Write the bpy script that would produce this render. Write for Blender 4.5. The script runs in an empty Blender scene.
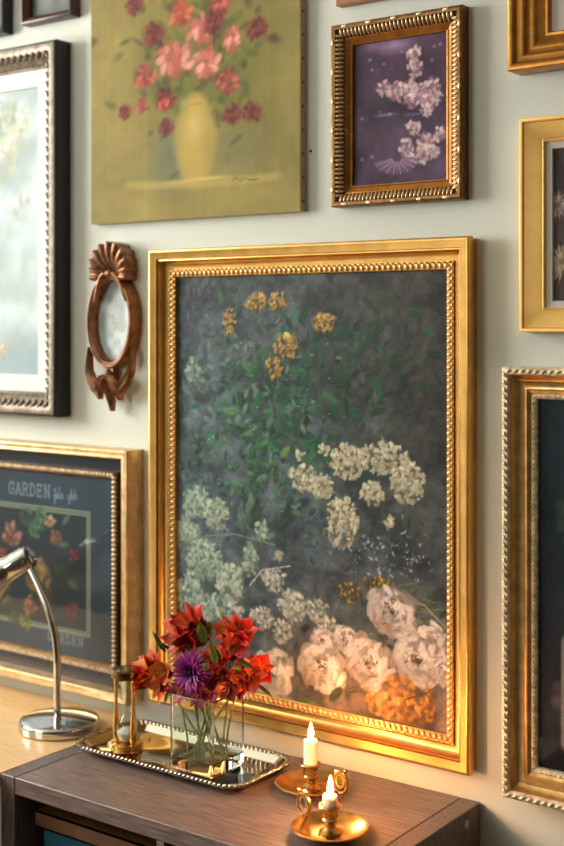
import bpy, math, random
import numpy as np
from mathutils import Vector, Matrix
random.seed(7); rng = np.random.default_rng(11)
PI = math.pi
SC = bpy.context.scene
COL = SC.collection
ORG = {}

# ------------------------------------------------------------------ colour / materials
def lin(r, g, b):
    return tuple(((c/255)/12.92 if c/255 <= .04045 else ((c/255+.055)/1.055)**2.4) for c in (r, g, b))

def mat(name, rgb, rough=.5, metal=0., spec=.5, noise=0., nscale=20., bump=0., bscale=80., coat=0., sss=0., trans=0., ior=1.45, stretch=None):
    m = bpy.data.materials.new(name); m.use_nodes = True
    nt = m.node_tree; b = nt.nodes['Principled BSDF']
    c = lin(*rgb)
    b.inputs['Base Color'].default_value = (*c, 1)
    b.inputs['Roughness'].default_value = rough
    b.inputs['Metallic'].default_value = metal
    b.inputs['Specular IOR Level'].default_value = spec
    b.inputs['IOR'].default_value = ior
    b.inputs['Coat Weight'].default_value = coat
    b.inputs['Transmission Weight'].default_value = trans
    if sss:
        b.inputs['Subsurface Weight'].default_value = sss
        b.inputs['Subsurface Radius'].default_value = (1, .5, .25)
        b.inputs['Subsurface Scale'].default_value = .01
    tc = nt.nodes.new('ShaderNodeTexCoord'); mp = nt.nodes.new('ShaderNodeMapping')
    nt.links.new(tc.outputs['Object'], mp.inputs['Vector'])
    if stretch: mp.inputs['Scale'].default_value = stretch
    if noise:
        n = nt.nodes.new('ShaderNodeTexNoise'); n.inputs['Scale'].default_value = nscale; n.inputs['Detail'].default_value = 6
        nt.links.new(mp.outputs[0], n.inputs['Vector'])
        mx = nt.nodes.new('ShaderNodeMix'); mx.data_type = 'RGBA'
        mx.inputs[6].default_value = (*[min(1, x*(1+noise)) for x in c], 1)
        mx.inputs[7].default_value = (*[x*(1-noise) for x in c], 1)
        cr = nt.nodes.new('ShaderNodeMapRange'); cr.inputs[1].default_value = .35; cr.inputs[2].default_value = .65
        nt.links.new(n.outputs[0], cr.inputs[0]); nt.links.new(cr.outputs[0], mx.inputs[0])
        nt.links.new(mx.outputs[2], b.inputs['Base Color'])
    if bump:
        n2 = nt.nodes.new('ShaderNodeTexNoise'); n2.inputs['Scale'].default_value = bscale; n2.inputs['Detail'].default_value = 5
        nt.links.new(mp.outputs[0], n2.inputs['Vector'])
        bp = nt.nodes.new('ShaderNodeBump'); bp.inputs['Strength'].default_value = bump; bp.inputs['Distance'].default_value = .002
        nt.links.new(n2.outputs[0], bp.inputs['Height']); nt.links.new(bp.outputs[0], b.inputs['Normal'])
    return m

def mat_attr(name, rough=.5, spec=.4, coat=0., coat_rough=.2, sss=0., bump=0., bscale=300., gain=1.):
    m = bpy.data.materials.new(name); m.use_nodes = True
    nt = m.node_tree; b = nt.nodes['Principled BSDF']
    a = nt.nodes.new('ShaderNodeAttribute'); a.attribute_name = 'pigment'
    nt.links.new(a.outputs['Color'], b.inputs['Base Color'])
    b.inputs['Roughness'].default_value = rough; b.inputs['Specular IOR Level'].default_value = spec
    b.inputs['Coat Weight'].default_value = coat; b.inputs['Coat Roughness'].default_value = coat_rough
    if sss:
        b.inputs['Subsurface Weight'].default_value = sss; b.inputs['Subsurface Scale'].default_value = .004
    if bump:
        tc = nt.nodes.new('ShaderNodeTexCoord')
        n2 = nt.nodes.new('ShaderNodeTexNoise'); n2.inputs['Scale'].default_value = bscale; n2.inputs['Detail'].default_value = 4
        nt.links.new(tc.outputs['Object'], n2.inputs['Vector'])
        bp = nt.nodes.new('ShaderNodeBump'); bp.inputs['Strength'].default_value = bump; bp.inputs['Distance'].default_value = .001
        nt.links.new(n2.outputs[0], bp.inputs['Height']); nt.links.new(bp.outputs[0], b.inputs['Normal'])
    return m

def mat_pane(name, tint=(255, 255, 255), rough=.02, ior=1.45):
    """thin clear pane: lets light straight through, mirrors at the fresnel rate"""
    m = bpy.data.materials.new(name); m.use_nodes = True
    nt = m.node_tree; nt.nodes.remove(nt.nodes['Principled BSDF'])
    out = nt.nodes['Material Output']
    t = nt.nodes.new('ShaderNodeBsdfTransparent'); t.inputs[0].default_value = (*lin(*tint), 1)
    g = nt.nodes.new('ShaderNodeBsdfGlossy'); g.inputs['Roughness'].default_value = rough
    f = nt.nodes.new('ShaderNodeFresnel'); f.inputs[0].default_value = ior
    mx = nt.nodes.new('ShaderNodeMixShader')
    ge = nt.nodes.new('ShaderNodeNewGeometry'); mu = nt.nodes.new('ShaderNodeMath'); mu.operation = 'SUBTRACT'; mu.use_clamp = True
    nt.links.new(f.outputs[0], mu.inputs[0]); nt.links.new(ge.outputs['Backfacing'], mu.inputs[1])
    nt.links.new(mu.outputs[0], mx.inputs[0]); nt.links.new(t.outputs[0], mx.inputs[1]); nt.links.new(g.outputs[0], mx.inputs[2])
    nt.links.new(mx.outputs[0], out.inputs[0])
    return m

def mat_emit(name, rgb, strength):
    m = bpy.data.materials.new(name); m.use_nodes = True
    nt = m.node_tree; nt.nodes.remove(nt.nodes['Principled BSDF'])
    e = nt.nodes.new('ShaderNodeEmission'); e.inputs[0].default_value = (*rgb, 1); e.inputs[1].default_value = strength
    nt.links.new(e.outputs[0], nt.nodes['Material Output'].inputs[0])
    return m

# ------------------------------------------------------------------ mesh collector
def _sphere(nu, nv):
    vs = [(0, 0, 1)]
    for i in range(1, nv):
        t = PI*i/nv
        for j in range(nu):
            p = 2*PI*j/nu; vs.append((math.sin(t)*math.cos(p), math.sin(t)*math.sin(p), math.cos(t)))
    vs.append((0, 0, -1)); fs = []
    for j in range(nu):
        fs.append((0, 1+j, 1+(j+1) % nu))
    for i in range(nv-2):
        a = 1+i*nu; b = a+nu
        for j in range(nu):
            k = (j+1) % nu; fs.append((a+j, b+j, b+k, a+k))
    last = len(vs)-1; a = 1+(nv-2)*nu
    for j in range(nu): fs.append((a+(j+1) % nu, a+j, last))
    return np.array(vs), fs

class MB:
    def __init__(self): self.v = []; self.f = []; self.c = []; self.usec = False
    def add(self, vs, fs, col=None):
        o = len(self.v)
        self.v.extend([tuple(map(float, p)) for p in vs])
        self.f.extend([tuple(o+i for i in f) for f in fs])
        if col is not None:
            self.usec = True
            self.c.extend(col if isinstance(col, list) else [col]*len(vs))
        else: self.c.extend([(1, 1, 1)]*len(vs))
        return self
    def box(self, x0, x1, y0, y1, z0, z1):
        return self.add([(x0,y0,z0),(x1,y0,z0),(x1,y1,z0),(x0,y1,z0),(x0,y0,z1),(x1,y0,z1),(x1,y1,z1),(x0,y1,z1)],
                 [(0,3,2,1),(4,5,6,7),(0,1,5,4),(1,2,6,5),(2,3,7,6),(3,0,4,7)])
    def bbox(self, x0, x1, y0, y1, z0, z1, r=.002):
        """box with chamfered edges"""
        vs = []; 
        X=(x0,x1);Y=(y0,y1);Z=(z0,z1)
        idx = {}
        for i in (0,1):
            for j in (0,1):
                for k in (0,1):
                    sx, sy, sz = (r if i==0 else -r), (r if j==0 else -r), (r if k==0 else -r)
                    for ax, p in enumerate(((X[i],Y[j]+sy,Z[k]+sz),(X[i]+sx,Y[j],Z[k]+sz),(X[i]+sx,Y[j]+sy,Z[k]))):
                        idx[i,j,k,ax] = len(vs); vs.append(p)
        fs = []
        I = lambda i,j,k,a: idx[i,j,k,a]
        for s in (0,1):
            q=[I(s,0,0,0),I(s,1,0,0),I(s,1,1,0),I(s,0,1,0)]; fs.append(tuple(q if s else q[::-1]))
            q=[I(0,s,0,1),I(1,s,0,1),I(1,s,1,1),I(0,s,1,1)]; fs.append(tuple(q[::-1] if s else q))
            q=[I(0,0,s,2),I(1,0,s,2),I(1,1,s,2),I(0,1,s,2)]; fs.append(tuple(q if s else q[::-1]))
        for a in (0,1):
            for b in (0,1):
                fs.append((I(a,b,0,0),I(a,b,1,0),I(a,b,1,1),I(a,b,0,1)))
                fs.append((I(a,0,b,0),I(a,1,b,0),I(a,1,b,2),I(a,0,b,2)))
                fs.append((I(0,a,b,1),I(1,a,b,1),I(1,a,b,2),I(0,a,b,2)))
        for i in (0,1):
            for j in (0,1):
                for k in (0,1): fs.append((I(i,j,k,0),I(i,j,k,1),I(i,j,k,2)))
        return self.add(vs, fs)
    def ellipsoid(self, c, axes, nu=8, nv=6, col=None):
        """axes: three vectors (semi-axes)"""
        s, f = _sphere(nu, nv)
        A = np.array(axes, float)
        return self.add(s @ A + np.array(c, float), f, col)
    def tube(self, pts, r, n=8, cap=True, col=None):
        pts = [Vector(p) for p in pts]; rs = r if isinstance(r, (list, tuple)) else [r]*len(pts)
        vs = []; fs = []
        t0 = (pts[1]-pts[0]).normalized()
        up = Vector((0, 0, 1)) if abs(t0.z) < .9 else Vector((1, 0, 0))
        a = t0.cross(up).normalized()
        for i, p in enumerate(pts):
            t = (pts[min(i+1, len(pts)-1)]-pts[max(i-1, 0)]).normalized()
            a = (a - t*a.dot(t)).normalized(); b = t.cross(a)
            for j in range(n):
                w = 2*PI*j/n; vs.append(p+(a*math.cos(w)+b*math.sin(w))*rs[i])
        for i in range(len(pts)-1):
            for j in range(n):
                k = (j+1) % n; fs.append((i*n+j, i*n+k, (i+1)*n+k, (i+1)*n+j))
        if cap:
            fs.append(tuple(range(n-1, -1, -1))); o = (len(pts)-1)*n; fs.append(tuple(o+j for j in range(n)))
        return self.add(vs, fs, col)
    def ring(self, pts, r, n=8):
        """closed tube"""
        pts = [Vector(p) for p in pts]; N = len(pts); vs = []; fs = []
        nrm = Vector((0, 0, 0))
        for i in range(N): nrm += pts[i].cross(pts[(i+1) % N])
        c = sum(pts, Vector())/N
        nrm = Vector((0, 0, 0))
        for i in range(N): nrm += (pts[i]-c).cross(pts[(i+1) % N]-c)
        nrm.normalize()
        for i, p in enumerate(pts):
            t = (pts[(i+1) % N]-pts[i-1]).normalized(); a = t.cross(nrm).normalized()
            for j in range(n):
                w = 2*PI*j/n; vs.append(p+(a*math.cos(w)+nrm*math.sin(w))*(r if not isinstance(r, list) else r[i]))
        for i in range(N):
            for j in range(n):
                k = (j+1) % n; m = (i+1) % N; fs.append((i*n+j, i*n+k, m*n+k, m*n+j))
        return self.add(vs, fs)
    def lathe(self, prof, c=(0, 0, 0), n=40):
        vs = []; fs = []; rings = []
        for r, z in prof:
            if r < 1e-6: rings.append([len(vs)]); vs.append((c[0], c[1], c[2]+z))
            else:
                rings.append(list(range(len(vs), len(vs)+n)))
                for j in range(n):
                    w = 2*PI*j/n; vs.append((c[0]+r*math.cos(w), c[1]+r*math.sin(w), c[2]+z))
        for A, B in zip(rings, rings[1:]):
            if len(A) == 1 and len(B) == 1: continue
            for j in range(n):
                k = (j+1) % n
                if len(A) == 1: fs.append((A[0], B[k], B[j]))
                elif len(B) == 1: fs.append((A[j], A[k], B[0]))
                else: fs.append((A[j], A[k], B[k], B[j]))
        return self.add(vs, fs)
    def loops(self, loops, cap0=True, cap1=True):
        vs = [p for L in loops for p in L]; n = len(loops[0]); fs = []
        for i in range(len(loops)-1):
            for j in range(n):
                k = (j+1) % n; fs.append((i*n+j, i*n+k, (i+1)*n+k, (i+1)*n+j))
        if cap0: fs.append(tuple(range(n-1, -1, -1)))
        if cap1: fs.append(tuple((len(loops)-1)*n+j for j in range(n)))
        return self.add(vs, fs)
    def rails(self, R, prof):
        """mitred moulding round rectangle R=(x0,x1,z0,z1); prof = (inset, stand-off from the wall)"""
        x0, x1, z0, z1 = R; vs = []; fs = []
        for (u, v) in prof:
            vs += [(x0+u, -v, z0+u), (x1-u, -v, z0+u), (x1-u, -v, z1-u), (x0+u, -v, z1-u)]
        for i in range(len(prof)-1):
            for j in range(4):
                k = (j+1) % 4; fs.append((i*4+j, i*4+k, (i+1)*4+k, (i+1)*4+j))
        return self.add(vs, fs)
    def run(self, R, inset, v, pitch, al, ac, ad, ang=0., alt=False, nu=8, nv=6, slope=0.):
        """carved ornament: ellipsoids along the four rails (al along, ac across, ad depth)"""
        x0, x1, z0, z1 = R[0]+inset, R[1]-inset, R[2]+inset, R[3]-inset
        for (p, q) in (((x0,z0),(x1,z0)),((x1,z0),(x1,z1)),((x1,z1),(x0,z1)),((x0,z1),(x0,z0))):
            L = math.hypot(q[0]-p[0], q[1]-p[1]); n = max(1, round(L/pitch)); d = ((q[0]-p[0])/L, (q[1]-p[1])/L); c = (-d[1], d[0])
            for i in range(n):
                t = (i+.5)/n*L; s = ang if not (alt and i % 2) else -ang
                ca, sa = math.cos(s), math.sin(s)
                A = (d[0]*ca+c[0]*sa, d[1]*ca+c[1]*sa); B = (-d[0]*sa+c[0]*ca, -d[1]*sa+c[1]*ca)
                Av = np.array((A[0], 0, A[1]))*al; Bv = np.array((B[0], slope, B[1]))*ac; Dv = np.array((0, 1, 0))*ad
                self.ellipsoid((p[0]+d[0]*t, -v, p[1]+d[1]*t), (Av, Bv, Dv), nu, nv)
        return self
    def build(self, name, m, parent=None, smooth=True, angle=35, **kw):
        o = (0, 0, 0) if parent is None else ORG[parent.name]
        if parent is None and 'org' in kw: o = kw['org']
        me = bpy.data.meshes.new(name)
        me.from_pydata([(a-o[0], b-o[1], c-o[2]) for a, b, c in self.v], [], self.f)
        if self.usec:
            at = me.color_attributes.new('pigment', 'FLOAT_COLOR', 'POINT')
            at.data.foreach_set('color', np.array([(*c, 1) for c in self.c], dtype=np.float32).ravel())
        me.validate()
        if smooth:
            me.polygons.foreach_set('use_smooth', [True]*len(me.polygons)); me.set_sharp_from_angle(angle=math.radians(angle))
        me.materials.append(m)
        ob = bpy.data.objects.new(name, me); COL.objects.link(ob)
        if parent is not None: ob.parent = parent
        else: ob.location = o
        ORG[ob.name] = o
        if 'label' in kw: ob['label'] = kw['label']
        return ob

def thing(name, label, cat, loc, group=None):
    o = bpy.data.objects.new(name, None); COL.objects.link(o); o.location = loc; o.empty_display_size = .05
    o['label'] = label; o['category'] = cat
    if group: o['group'] = group
    ORG[o.name] = tuple(loc)
    return o
def tag(o, label, cat, group=None):
    o['label'] = label; o['category'] = cat
    if group: o['group'] = group
    return o
def struct(o): o['kind'] = 'structure'; return o

# ------------------------------------------------------------------ camera geometry (metres; wall plane y = 0)
YAW = math.radians(36); SN, CS = math.sin(YAW), math.cos(YAW)
CAM = (0., -1.962, 1.596); F = 1260.; HOR = 323.
def PX(px, py, d):           # the spot on a plane standing d off the wall
    u = (px-282)/F; D = (-CAM[1]-d)/(CS+u*SN)
    return (D*(-SN+u*CS), CAM[2]-D*(py-HOR)/F)

# ------------------------------------------------------------------ painter: pigment on a fine canvas grid
class Canvas:
    def __init__(s, R, res, base, d):
        s.x0, s.x1, s.z0, s.z1 = R; s.res = res; s.d = d
        s.W = int((s.x1-s.x0)/res)+1; s.H = int((s.z1-s.z0)/res)+1
        s.c = np.ones((s.H, s.W, 3))*np.array(base)/255.; s.h = np.zeros((s.H, s.W))
    def noise(s, cell, seed=0):
        r = np.random.default_rng(seed+5); n = max(2, int((s.x1-s.x0)/cell)+2); m = max(2, int((s.z1-s.z0)/cell)+2)
        g = r.random((m, n)); yy = np.linspace(0, m-1.001, s.H); xx = np.linspace(0, n-1.001, s.W)
        yi = yy.astype(int); xi = xx.astype(int); fy = (yy-yi)[:, None]; fx = (xx-xi)[None, :]
        fy = fy*fy*(3-2*fy); fx = fx*fx*(3-2*fx)
        a = g[np.ix_(yi, xi)]; b = g[np.ix_(yi, np.minimum(xi+1, n-1))]; c = g[np.ix_(np.minimum(yi+1, m-1), xi)]; d = g[np.ix_(np.minimum(yi+1, m-1), np.minimum(xi+1, n-1))]
        return (a*(1-fx)+b*fx)*(1-fy)+(c*(1-fx)+d*fx)*fy
    def blend(s, mask, col): s.c = s.c*(1-mask[..., None])+np.array(col)/255.*mask[..., None]
    def stroke(s, x, z, L, w, ang, col, a=.9, soft=.4, h=0., jit=10, bend=0., br=.06):
        R = max(L, w)*(1+abs(bend)); r = s.res
        i0 = max(0, int((x-R-s.x0)/r)); i1 = min(s.W, int((x+R-s.x0)/r)+2); j0 = max(0, int((z-R-s.z0)/r)); j1 = min(s.H, int((z+R-s.z0)/r)+2)
        if i1 <= i0 or j1 <= j0: return
        X = s.x0+np.arange(i0, i1)*r-x; Z = s.z0+np.arange(j0, j1)*r-z; X, Z = np.meshgrid(X, Z)
        ca, sa = math.cos(ang), math.sin(ang); p = (X*ca+Z*sa)/L; q = (-X*sa+Z*ca)/w
        if bend: q = q-bend*L/w*(p*p-.5)
        rr = np.sqrt(p*p+q*q); m = np.clip((1-rr)/soft, 0, 1)*a
        k = rng.normal(0, jit, 3)*.4+rng.normal(0, jit)*.6
        cc = np.clip((np.array(col)+k)/255., 0, 1)
        cc = cc[None, None, :]*(1+br*np.sin(q*7+x*900)[..., None])
        s.c[j0:j1, i0:i1] = s.c[j0:j1, i0:i1]*(1-m[..., None])+cc*m[..., None]
        if h: s.h[j0:j1, i0:i1] = np.maximum(s.h[j0:j1, i0:i1], 0)*(1-m*.6)+h*m*(.7+.3*np.sin(q*9))
    def P(s, px, py): return PX(px, py, s.d)
    def line(s, pts, w, col, a=.9, jit=3, h=0.):
        for (p, q) in zip(pts, pts[1:]):
            L = math.hypot(q[0]-p[0], q[1]-p[1]); n = max(1, int(L/(w*.6)))
            for i in range(n+1):
                t = i/n; s.stroke(p[0]+(q[0]-p[0])*t, p[1]+(q[1]-p[1])*t, w, w, 0, col, a, .5, h, jit)
    def cluster(s, x, z, rx, rz, n, cols, size, dark=None, a=.85, h=.0004):
        if dark: s.stroke(x, z, rx*1.05, rz*1.05, 0, dark, .7, .5)
        for _ in range(n):
            t = rng.random()*2*PI; q = math.sqrt(rng.random()); dx, dz = q*rx*math.cos(t), q*rz*math.sin(t)
            sh = .78+.22*np.clip(.5+dz/rz*.5+rng.normal(0, .25)-dx/rx*.15, 0, 1.1)
            c = np.array(cols[rng.integers(len(cols))])*sh
            s.stroke(x+dx, z+dz, size*(.6+.7*rng.random()), size*(.4+.4*rng.random()), rng.random()*PI, c, a, .45, h, 7)
    def rose(s, x, z, r, light, mid, deep, seed=0, tilt=.85):
        g = np.random.default_rng(seed); light, mid, deep = map(np.array, (light, mid, deep))
        for k in range(11):
            t = 2*PI*k/11+g.random()*.5; q = r*(.42+.25*g.random())
            s.stroke(x+q*math.cos(t), z+q*tilt*math.sin(t), r*g.uniform(.3, .5), r*g.uniform(.26, .4), t+g.uniform(.6, 2.4), mid*.9, .95, .2, .0003, 6)
        for k in range(46):
            q = 1-k/46*.82; t = k*2.4+g.random()*.8; rr = r*q*g.uniform(.72, .98)
            up = .5+.5*math.sin(t+.7)
            c = light*(.74+.26*up)*g.uniform(.93, 1.05) if k % 4 else mid*g.uniform(.75, 1.)
            s.stroke(x+rr*math.cos(t), z+rr*tilt*math.sin(t), r*(.16+.20*q)*g.uniform(.7, 1.3), r*(.07+.09*q)*g.uniform(.7, 1.3), t+PI/2+g.normal(0, .35), c, .85, .35, .0007, 6, bend=-.35*g.random())
            if k % 3 == 0: s.stroke(x+rr*.86*math.cos(t), z+rr*.86*tilt*math.sin(t), r*(.12+.16*q), r*.035, t+PI/2+g.normal(0, .25), deep*g.uniform(.8, 1.15), .7, .6, 0, 6, bend=-.4)
        ox, oz = g.normal(0, r*.08), g.normal(0, r*.08)
        for k in range(14):
            t = g.random()*2*PI; q = r*.26*math.sqrt(g.random())
            s.stroke(x+ox+q*math.cos(t), z+oz+q*math.sin(t), r*g.uniform(.06, .14), r*.04, g.random()*PI, (deep, mid, light, deep*.8)[k % 4], .85, .5, .0006, 8)
    def scumble(s, n, L0, L1, jit=.1, a=.55, h=.0002, z0=None):
        """dabs of the local colour: leaves the brush visible everywhere"""
        for _ in range(n):
            i = int(rng.integers(s.W)); j = int(rng.integers(s.H)); L = rng.uniform(L0, L1)
            s.stroke(s.x0+i*s.res+rng.normal(0, L*.3), s.z0+j*s.res+rng.normal(0, L*.3), L, L*rng.uniform(.3, .6), rng.uniform(0, PI), s.c[j, i]*255*(1+rng.normal(0, jit)), a, .5, h, 4)
    def leaf(s, x, z, L, ang, col, rib=None):
        s.stroke(x, z, L, L*.42, ang, col, .9, .3, .0003, 8)
        s.stroke(x+L*.1*math.sin(ang), z-L*.1*math.cos(ang), L*.8, L*.15, ang, np.array(col)*.72, .5, .7)
        s.stroke(x, z, L*.8, L*.05, ang, rib or np.array(col)*1.25, .55, .6)
    def build(s, name, m, parent, depth=True):
        o = ORG[parent.name]; X = s.x0+np.arange(s.W)*s.res; Z = s.z0+np.arange(s.H)*s.res
        X[-1] = s.x1; Z[-1] = s.z1
        X, Z = np.meshgrid(X, Z); Y = -s.d-(s.h if depth else 0)
        co = np.stack([X-o[0], Y+np.zeros_like(X)-o[1], Z-o[2]], -1).reshape(-1, 3).astype(np.float32)
        i = np.arange(s.H*s.W).reshape(s.H, s.W)
        q = np.stack([i[:-1, :-1], i[:-1, 1:], i[1:, 1:], i[1:, :-1]], -1).reshape(-1, 4).astype(np.int32)
        me = bpy.data.meshes.new(name); me.vertices.add(len(co)); me.vertices.foreach_set('co', co.ravel())
        me.loops.add(q.size); me.loops.foreach_set('vertex_index', q.ravel())
        me.polygons.add(len(q)); me.polygons.foreach_set('loop_start', np.arange(0, q.size, 4, dtype=np.int32))
        me.update(calc_edges=True); me.validate()
        at = me.color_attributes.new('pigment', 'FLOAT_COLOR', 'POINT')
        c = np.clip(s.c, 0, 1); c = np.where(c <= .04045, c/12.92, ((c+.055)/1.055)**2.4)
        rgba = np.ones((s.H*s.W, 4), np.float32); rgba[:, :3] = c.reshape(-1, 3); at.data.foreach_set('color', rgba.ravel())
        me.polygons.foreach_set('use_smooth', np.ones(len(q), bool)); me.materials.append(m)
        ob = bpy.data.objects.new(name, me); COL.objects.link(ob); ob.parent = parent; ORG[ob.name] = o
        return ob

def bez(p, c, q, n=6):
    return [((1-t)**2*p[0]+2*t*(1-t)*c[0]+t*t*q[0], (1-t)**2*p[1]+2*t*(1-t)*c[1]+t*t*q[1]) for t in [i/n for i in range(n+1)]]

# ------------------------------------------------------------------ materials
M = dict(
    wall=mat('wall_paint', (208, 210, 196), .75, bump=.08, bscale=250),
    white=mat('white_paint', (225, 224, 216), .55),
    floor=mat('oak_floor', (92, 64, 42), .45, noise=.25, nscale=6, stretch=(1, 12, 1)),
    champagne=mat('champagne_gold', (222, 188, 136), .38, .75, noise=.2, nscale=45, bump=.1, bscale=160),
    gold=mat('gold_leaf', (212, 162, 88), .34, .95, noise=.12, nscale=22, bump=.06, bscale=160),
    oldgold=mat('rubbed_gold', (214, 172, 108), .38, .9, noise=.2, nscale=45, bump=.18, bscale=160),
    palegold=mat('pale_worn_gold', (224, 204, 170), .45, .35, noise=.3, nscale=90, bump=.15, bscale=200),
    satin=mat('satin_gold', (238, 190, 104), .45, .45, noise=.06, nscale=30),
    browngold=mat('brown_gold', (172, 116, 52), .34, .9, noise=.18, nscale=40, bump=.1),
    bronze=mat('dark_bronze', (112, 80, 46), .36, .85, noise=.25, nscale=60, bump=.2, bscale=180),
    bronzehi=mat('pale_bronze', (214, 186, 140), .36, .8, noise=.25, nscale=120),  # paler, creamier bronze for the raised ribs
    silver=mat('carved_silver', (132, 118, 100), .5, .4, noise=.35, nscale=70, bump=.25, bscale=150),
    black=mat('black_lacquer', (18, 17, 17), .35),
    blackpanel=mat('black_panel', (30, 34, 42), .3),
    liner=mat('linen_liner', (206, 196, 182), .8, bump=.15, bscale=500),
    matboard=mat('white_mat', (214, 212, 205), .8),
    darkwood=mat('dark_red_wood', (72, 40, 30), .35, noise=.2, nscale=20),
    pinkwood=mat('pinkish_wood', (176, 122, 92), .5, noise=.15, nscale=20),
    carvedwood=mat('carved_copper_wood', (138, 96, 66), .36, .6, noise=.4, nscale=60, bump=.2, bscale=120),
    canvas_side=mat('canvas_edge', (176, 160, 128), .85, bump=.3, bscale=400),
    paint=mat_attr('oil_paint', .55, .16, coat=.03, coat_rough=.3, bump=.15, bscale=380),
    vaseglass=mat_pane('vase_glass', (251, 254, 252), ior=1.52), watersurf=mat_pane('vase_water', (250, 253, 249), ior=1.25),
    wallshade=mat('darkened_wall_paint', (84, 86, 74), .8),  # unseen walls made dark to deepen frame reflections and contrast
    matte=mat_attr('matte_paint', .75, .25, bump=.06, bscale=500),
    printed=mat_attr('printed_paper', .6, .3),
    pane=mat_pane('picture_glass', (245, 250, 250)),
    winpane=mat_pane('window_glass'),
    chrome=mat('chrome', (205, 203, 196), .10, 1.),
    silverplate=mat('silver_plate', (206, 198, 180), .07, 1., noise=.05, nscale=8),
    rope=mat('silver_rope', (190, 178, 156), .2, 1.),
    beadgold=mat('bead_gold', (226, 186, 126), .42, .65, noise=.2, nscale=80),
    brass=mat('brass', (222, 172, 98), .24, 1., noise=.08, nscale=30),
    agedbrass=mat('aged_brass', (204, 160, 96), .26, 1., noise=.2, nscale=40),
    darkbrass=mat('dark_brass', (120, 92, 52), .25, .95),
    glass=mat('clear_glass', (250, 254, 252), .0, trans=1., ior=1.45),
    bulbglass=mat_pane('thin_glass', (235, 240, 240), ior=1.5),
    water=mat('water', (244, 250, 244), .0, trans=1., ior=1.33),
    sand=mat('sand', (214, 202, 184), .9, bump=.3, bscale=900),
    wax=mat('candle_wax', (250, 240, 222), .5, sss=.15),
    wick=mat('wick', (30, 22, 18), .9),
    flame=mat_emit('flame', (1., .45, .16), 1150.),
    petal=mat_attr('petals', .5, .35, sss=.15),
    stem=mat('green_stem', (132, 146, 78), .5, noise=.2, nscale=60),
    leafm=mat_attr('leaves', .45, .4, sss=.1),
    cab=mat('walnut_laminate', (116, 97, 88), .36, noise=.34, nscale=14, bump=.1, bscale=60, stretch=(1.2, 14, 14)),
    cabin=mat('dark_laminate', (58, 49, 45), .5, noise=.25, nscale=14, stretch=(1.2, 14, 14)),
    cabside=mat('walnut_laminate_side', (104, 90, 84), .40, noise=.30, nscale=14, stretch=(14, 14, 1.2)),
    desk=mat('pale_oak', (226, 186, 130), .3, noise=.10, nscale=10, stretch=(1.5, 16, 16)),
    cream=mat('cream_paint', (220, 214, 200), .5),
    plastic=mat('grey_plastic', (170, 168, 165), .5),
    teal=mat('teal_cloth', (22, 92, 112), .7), green=mat('dark_green_cloth', (24, 62, 52), .7),
    tan=mat('tan_cloth', (104, 70, 42), .6, noise=.2), paper=mat('page_edges', (205, 190, 160), .9),
    navy=mat('navy_cloth', (18, 46, 70), .7),
    nail=mat('nail_head', (70, 66, 60), .4, .8),
    dark=mat('black_inside', (12, 12, 12), .8),
)

# ------------------------------------------------------------------ room
RX0, RX1, RY0, RZ = -3.9, 1.7, -4.4, 2.85
struct(MB().box(RX0, RX1, 0, .12, 0, RZ).build('wall_back', M['wall'], smooth=False))
struct(MB().box(RX0-.1, RX1+.1, RY0-.1, .12, -.1, 0).build('floor', M['floor'], smooth=False))
struct(MB().box(RX0-.1, RX1+.1, RY0-.1, .12, RZ, RZ+.1).build('ceiling', M['white'], smooth=False))
struct(MB().box(RX1, RX1+.1, RY0, .12, 0, RZ).build('wall_right', M['wallshade'], smooth=False))
def holed_x(x0, x1, y0, y1, a0, a1, b0, b1):
    m = MB(); m.box(x0, x1, y0, a0, 0, RZ); m.box(x0, x1, a1, y1, 0, RZ); m.box(x0, x1, a0, a1, 0, b0); m.box(x0, x1, a0, a1, b1, RZ); return m
def holed_y(y0, y1, x0, x1, a0, a1, b0, b1):
    m = MB(); m.box(x0, a0, y0, y1, 0, RZ); m.box(a1, x1, y0, y1, 0, RZ); m.box(a0, a1, y0, y1, 0, b0); m.box(a0, a1, y0, y1, b1, RZ); return m
W1 = (-2.15, -.6, 1.5, 2.72)      # left wall window: y0,y1,z0,z1
W2 = (-3.6, -2.1, 1.4, 2.7)           # unseen fill window added in the wall opposite: x0,x1,z0,z1
struct(holed_x(RX0-.1, RX0, RY0, .12, *W1).build('wall_left', M['wall'], smooth=False))
struct(holed_y(RY0-.1, RY0, RX0, RX1, *W2).build('wall_front', M['wallshade'], smooth=False))
def window_x(n, x, y0, y1, z0, z1):
    m = MB(); t = .05
    m.box(x-.07, x-.02, y0, y0+t, z0, z1); m.box(x-.07, x-.02, y1-t, y1, z0, z1); m.box(x-.07, x-.02, y0, y1, z0, z0+t); m.box(x-.07, x-.02, y0, y1, z1-t, z1)
    ym = (y0+y1)/2; zm = (z0+z1)/2
    m.box(x-.06, x-.03, ym-.015, ym+.015, z0, z1); m.box(x-.06, x-.03, y0, y1, zm-.015, zm+.015)
    w = struct(m.build(n, M['white'], smooth=False))
    MB().box(x-.047, x-.043, y0+.03, y1-.03, z0+.03, z1-.03).build('window_pane', M['winpane'], w, smooth=False)
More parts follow.
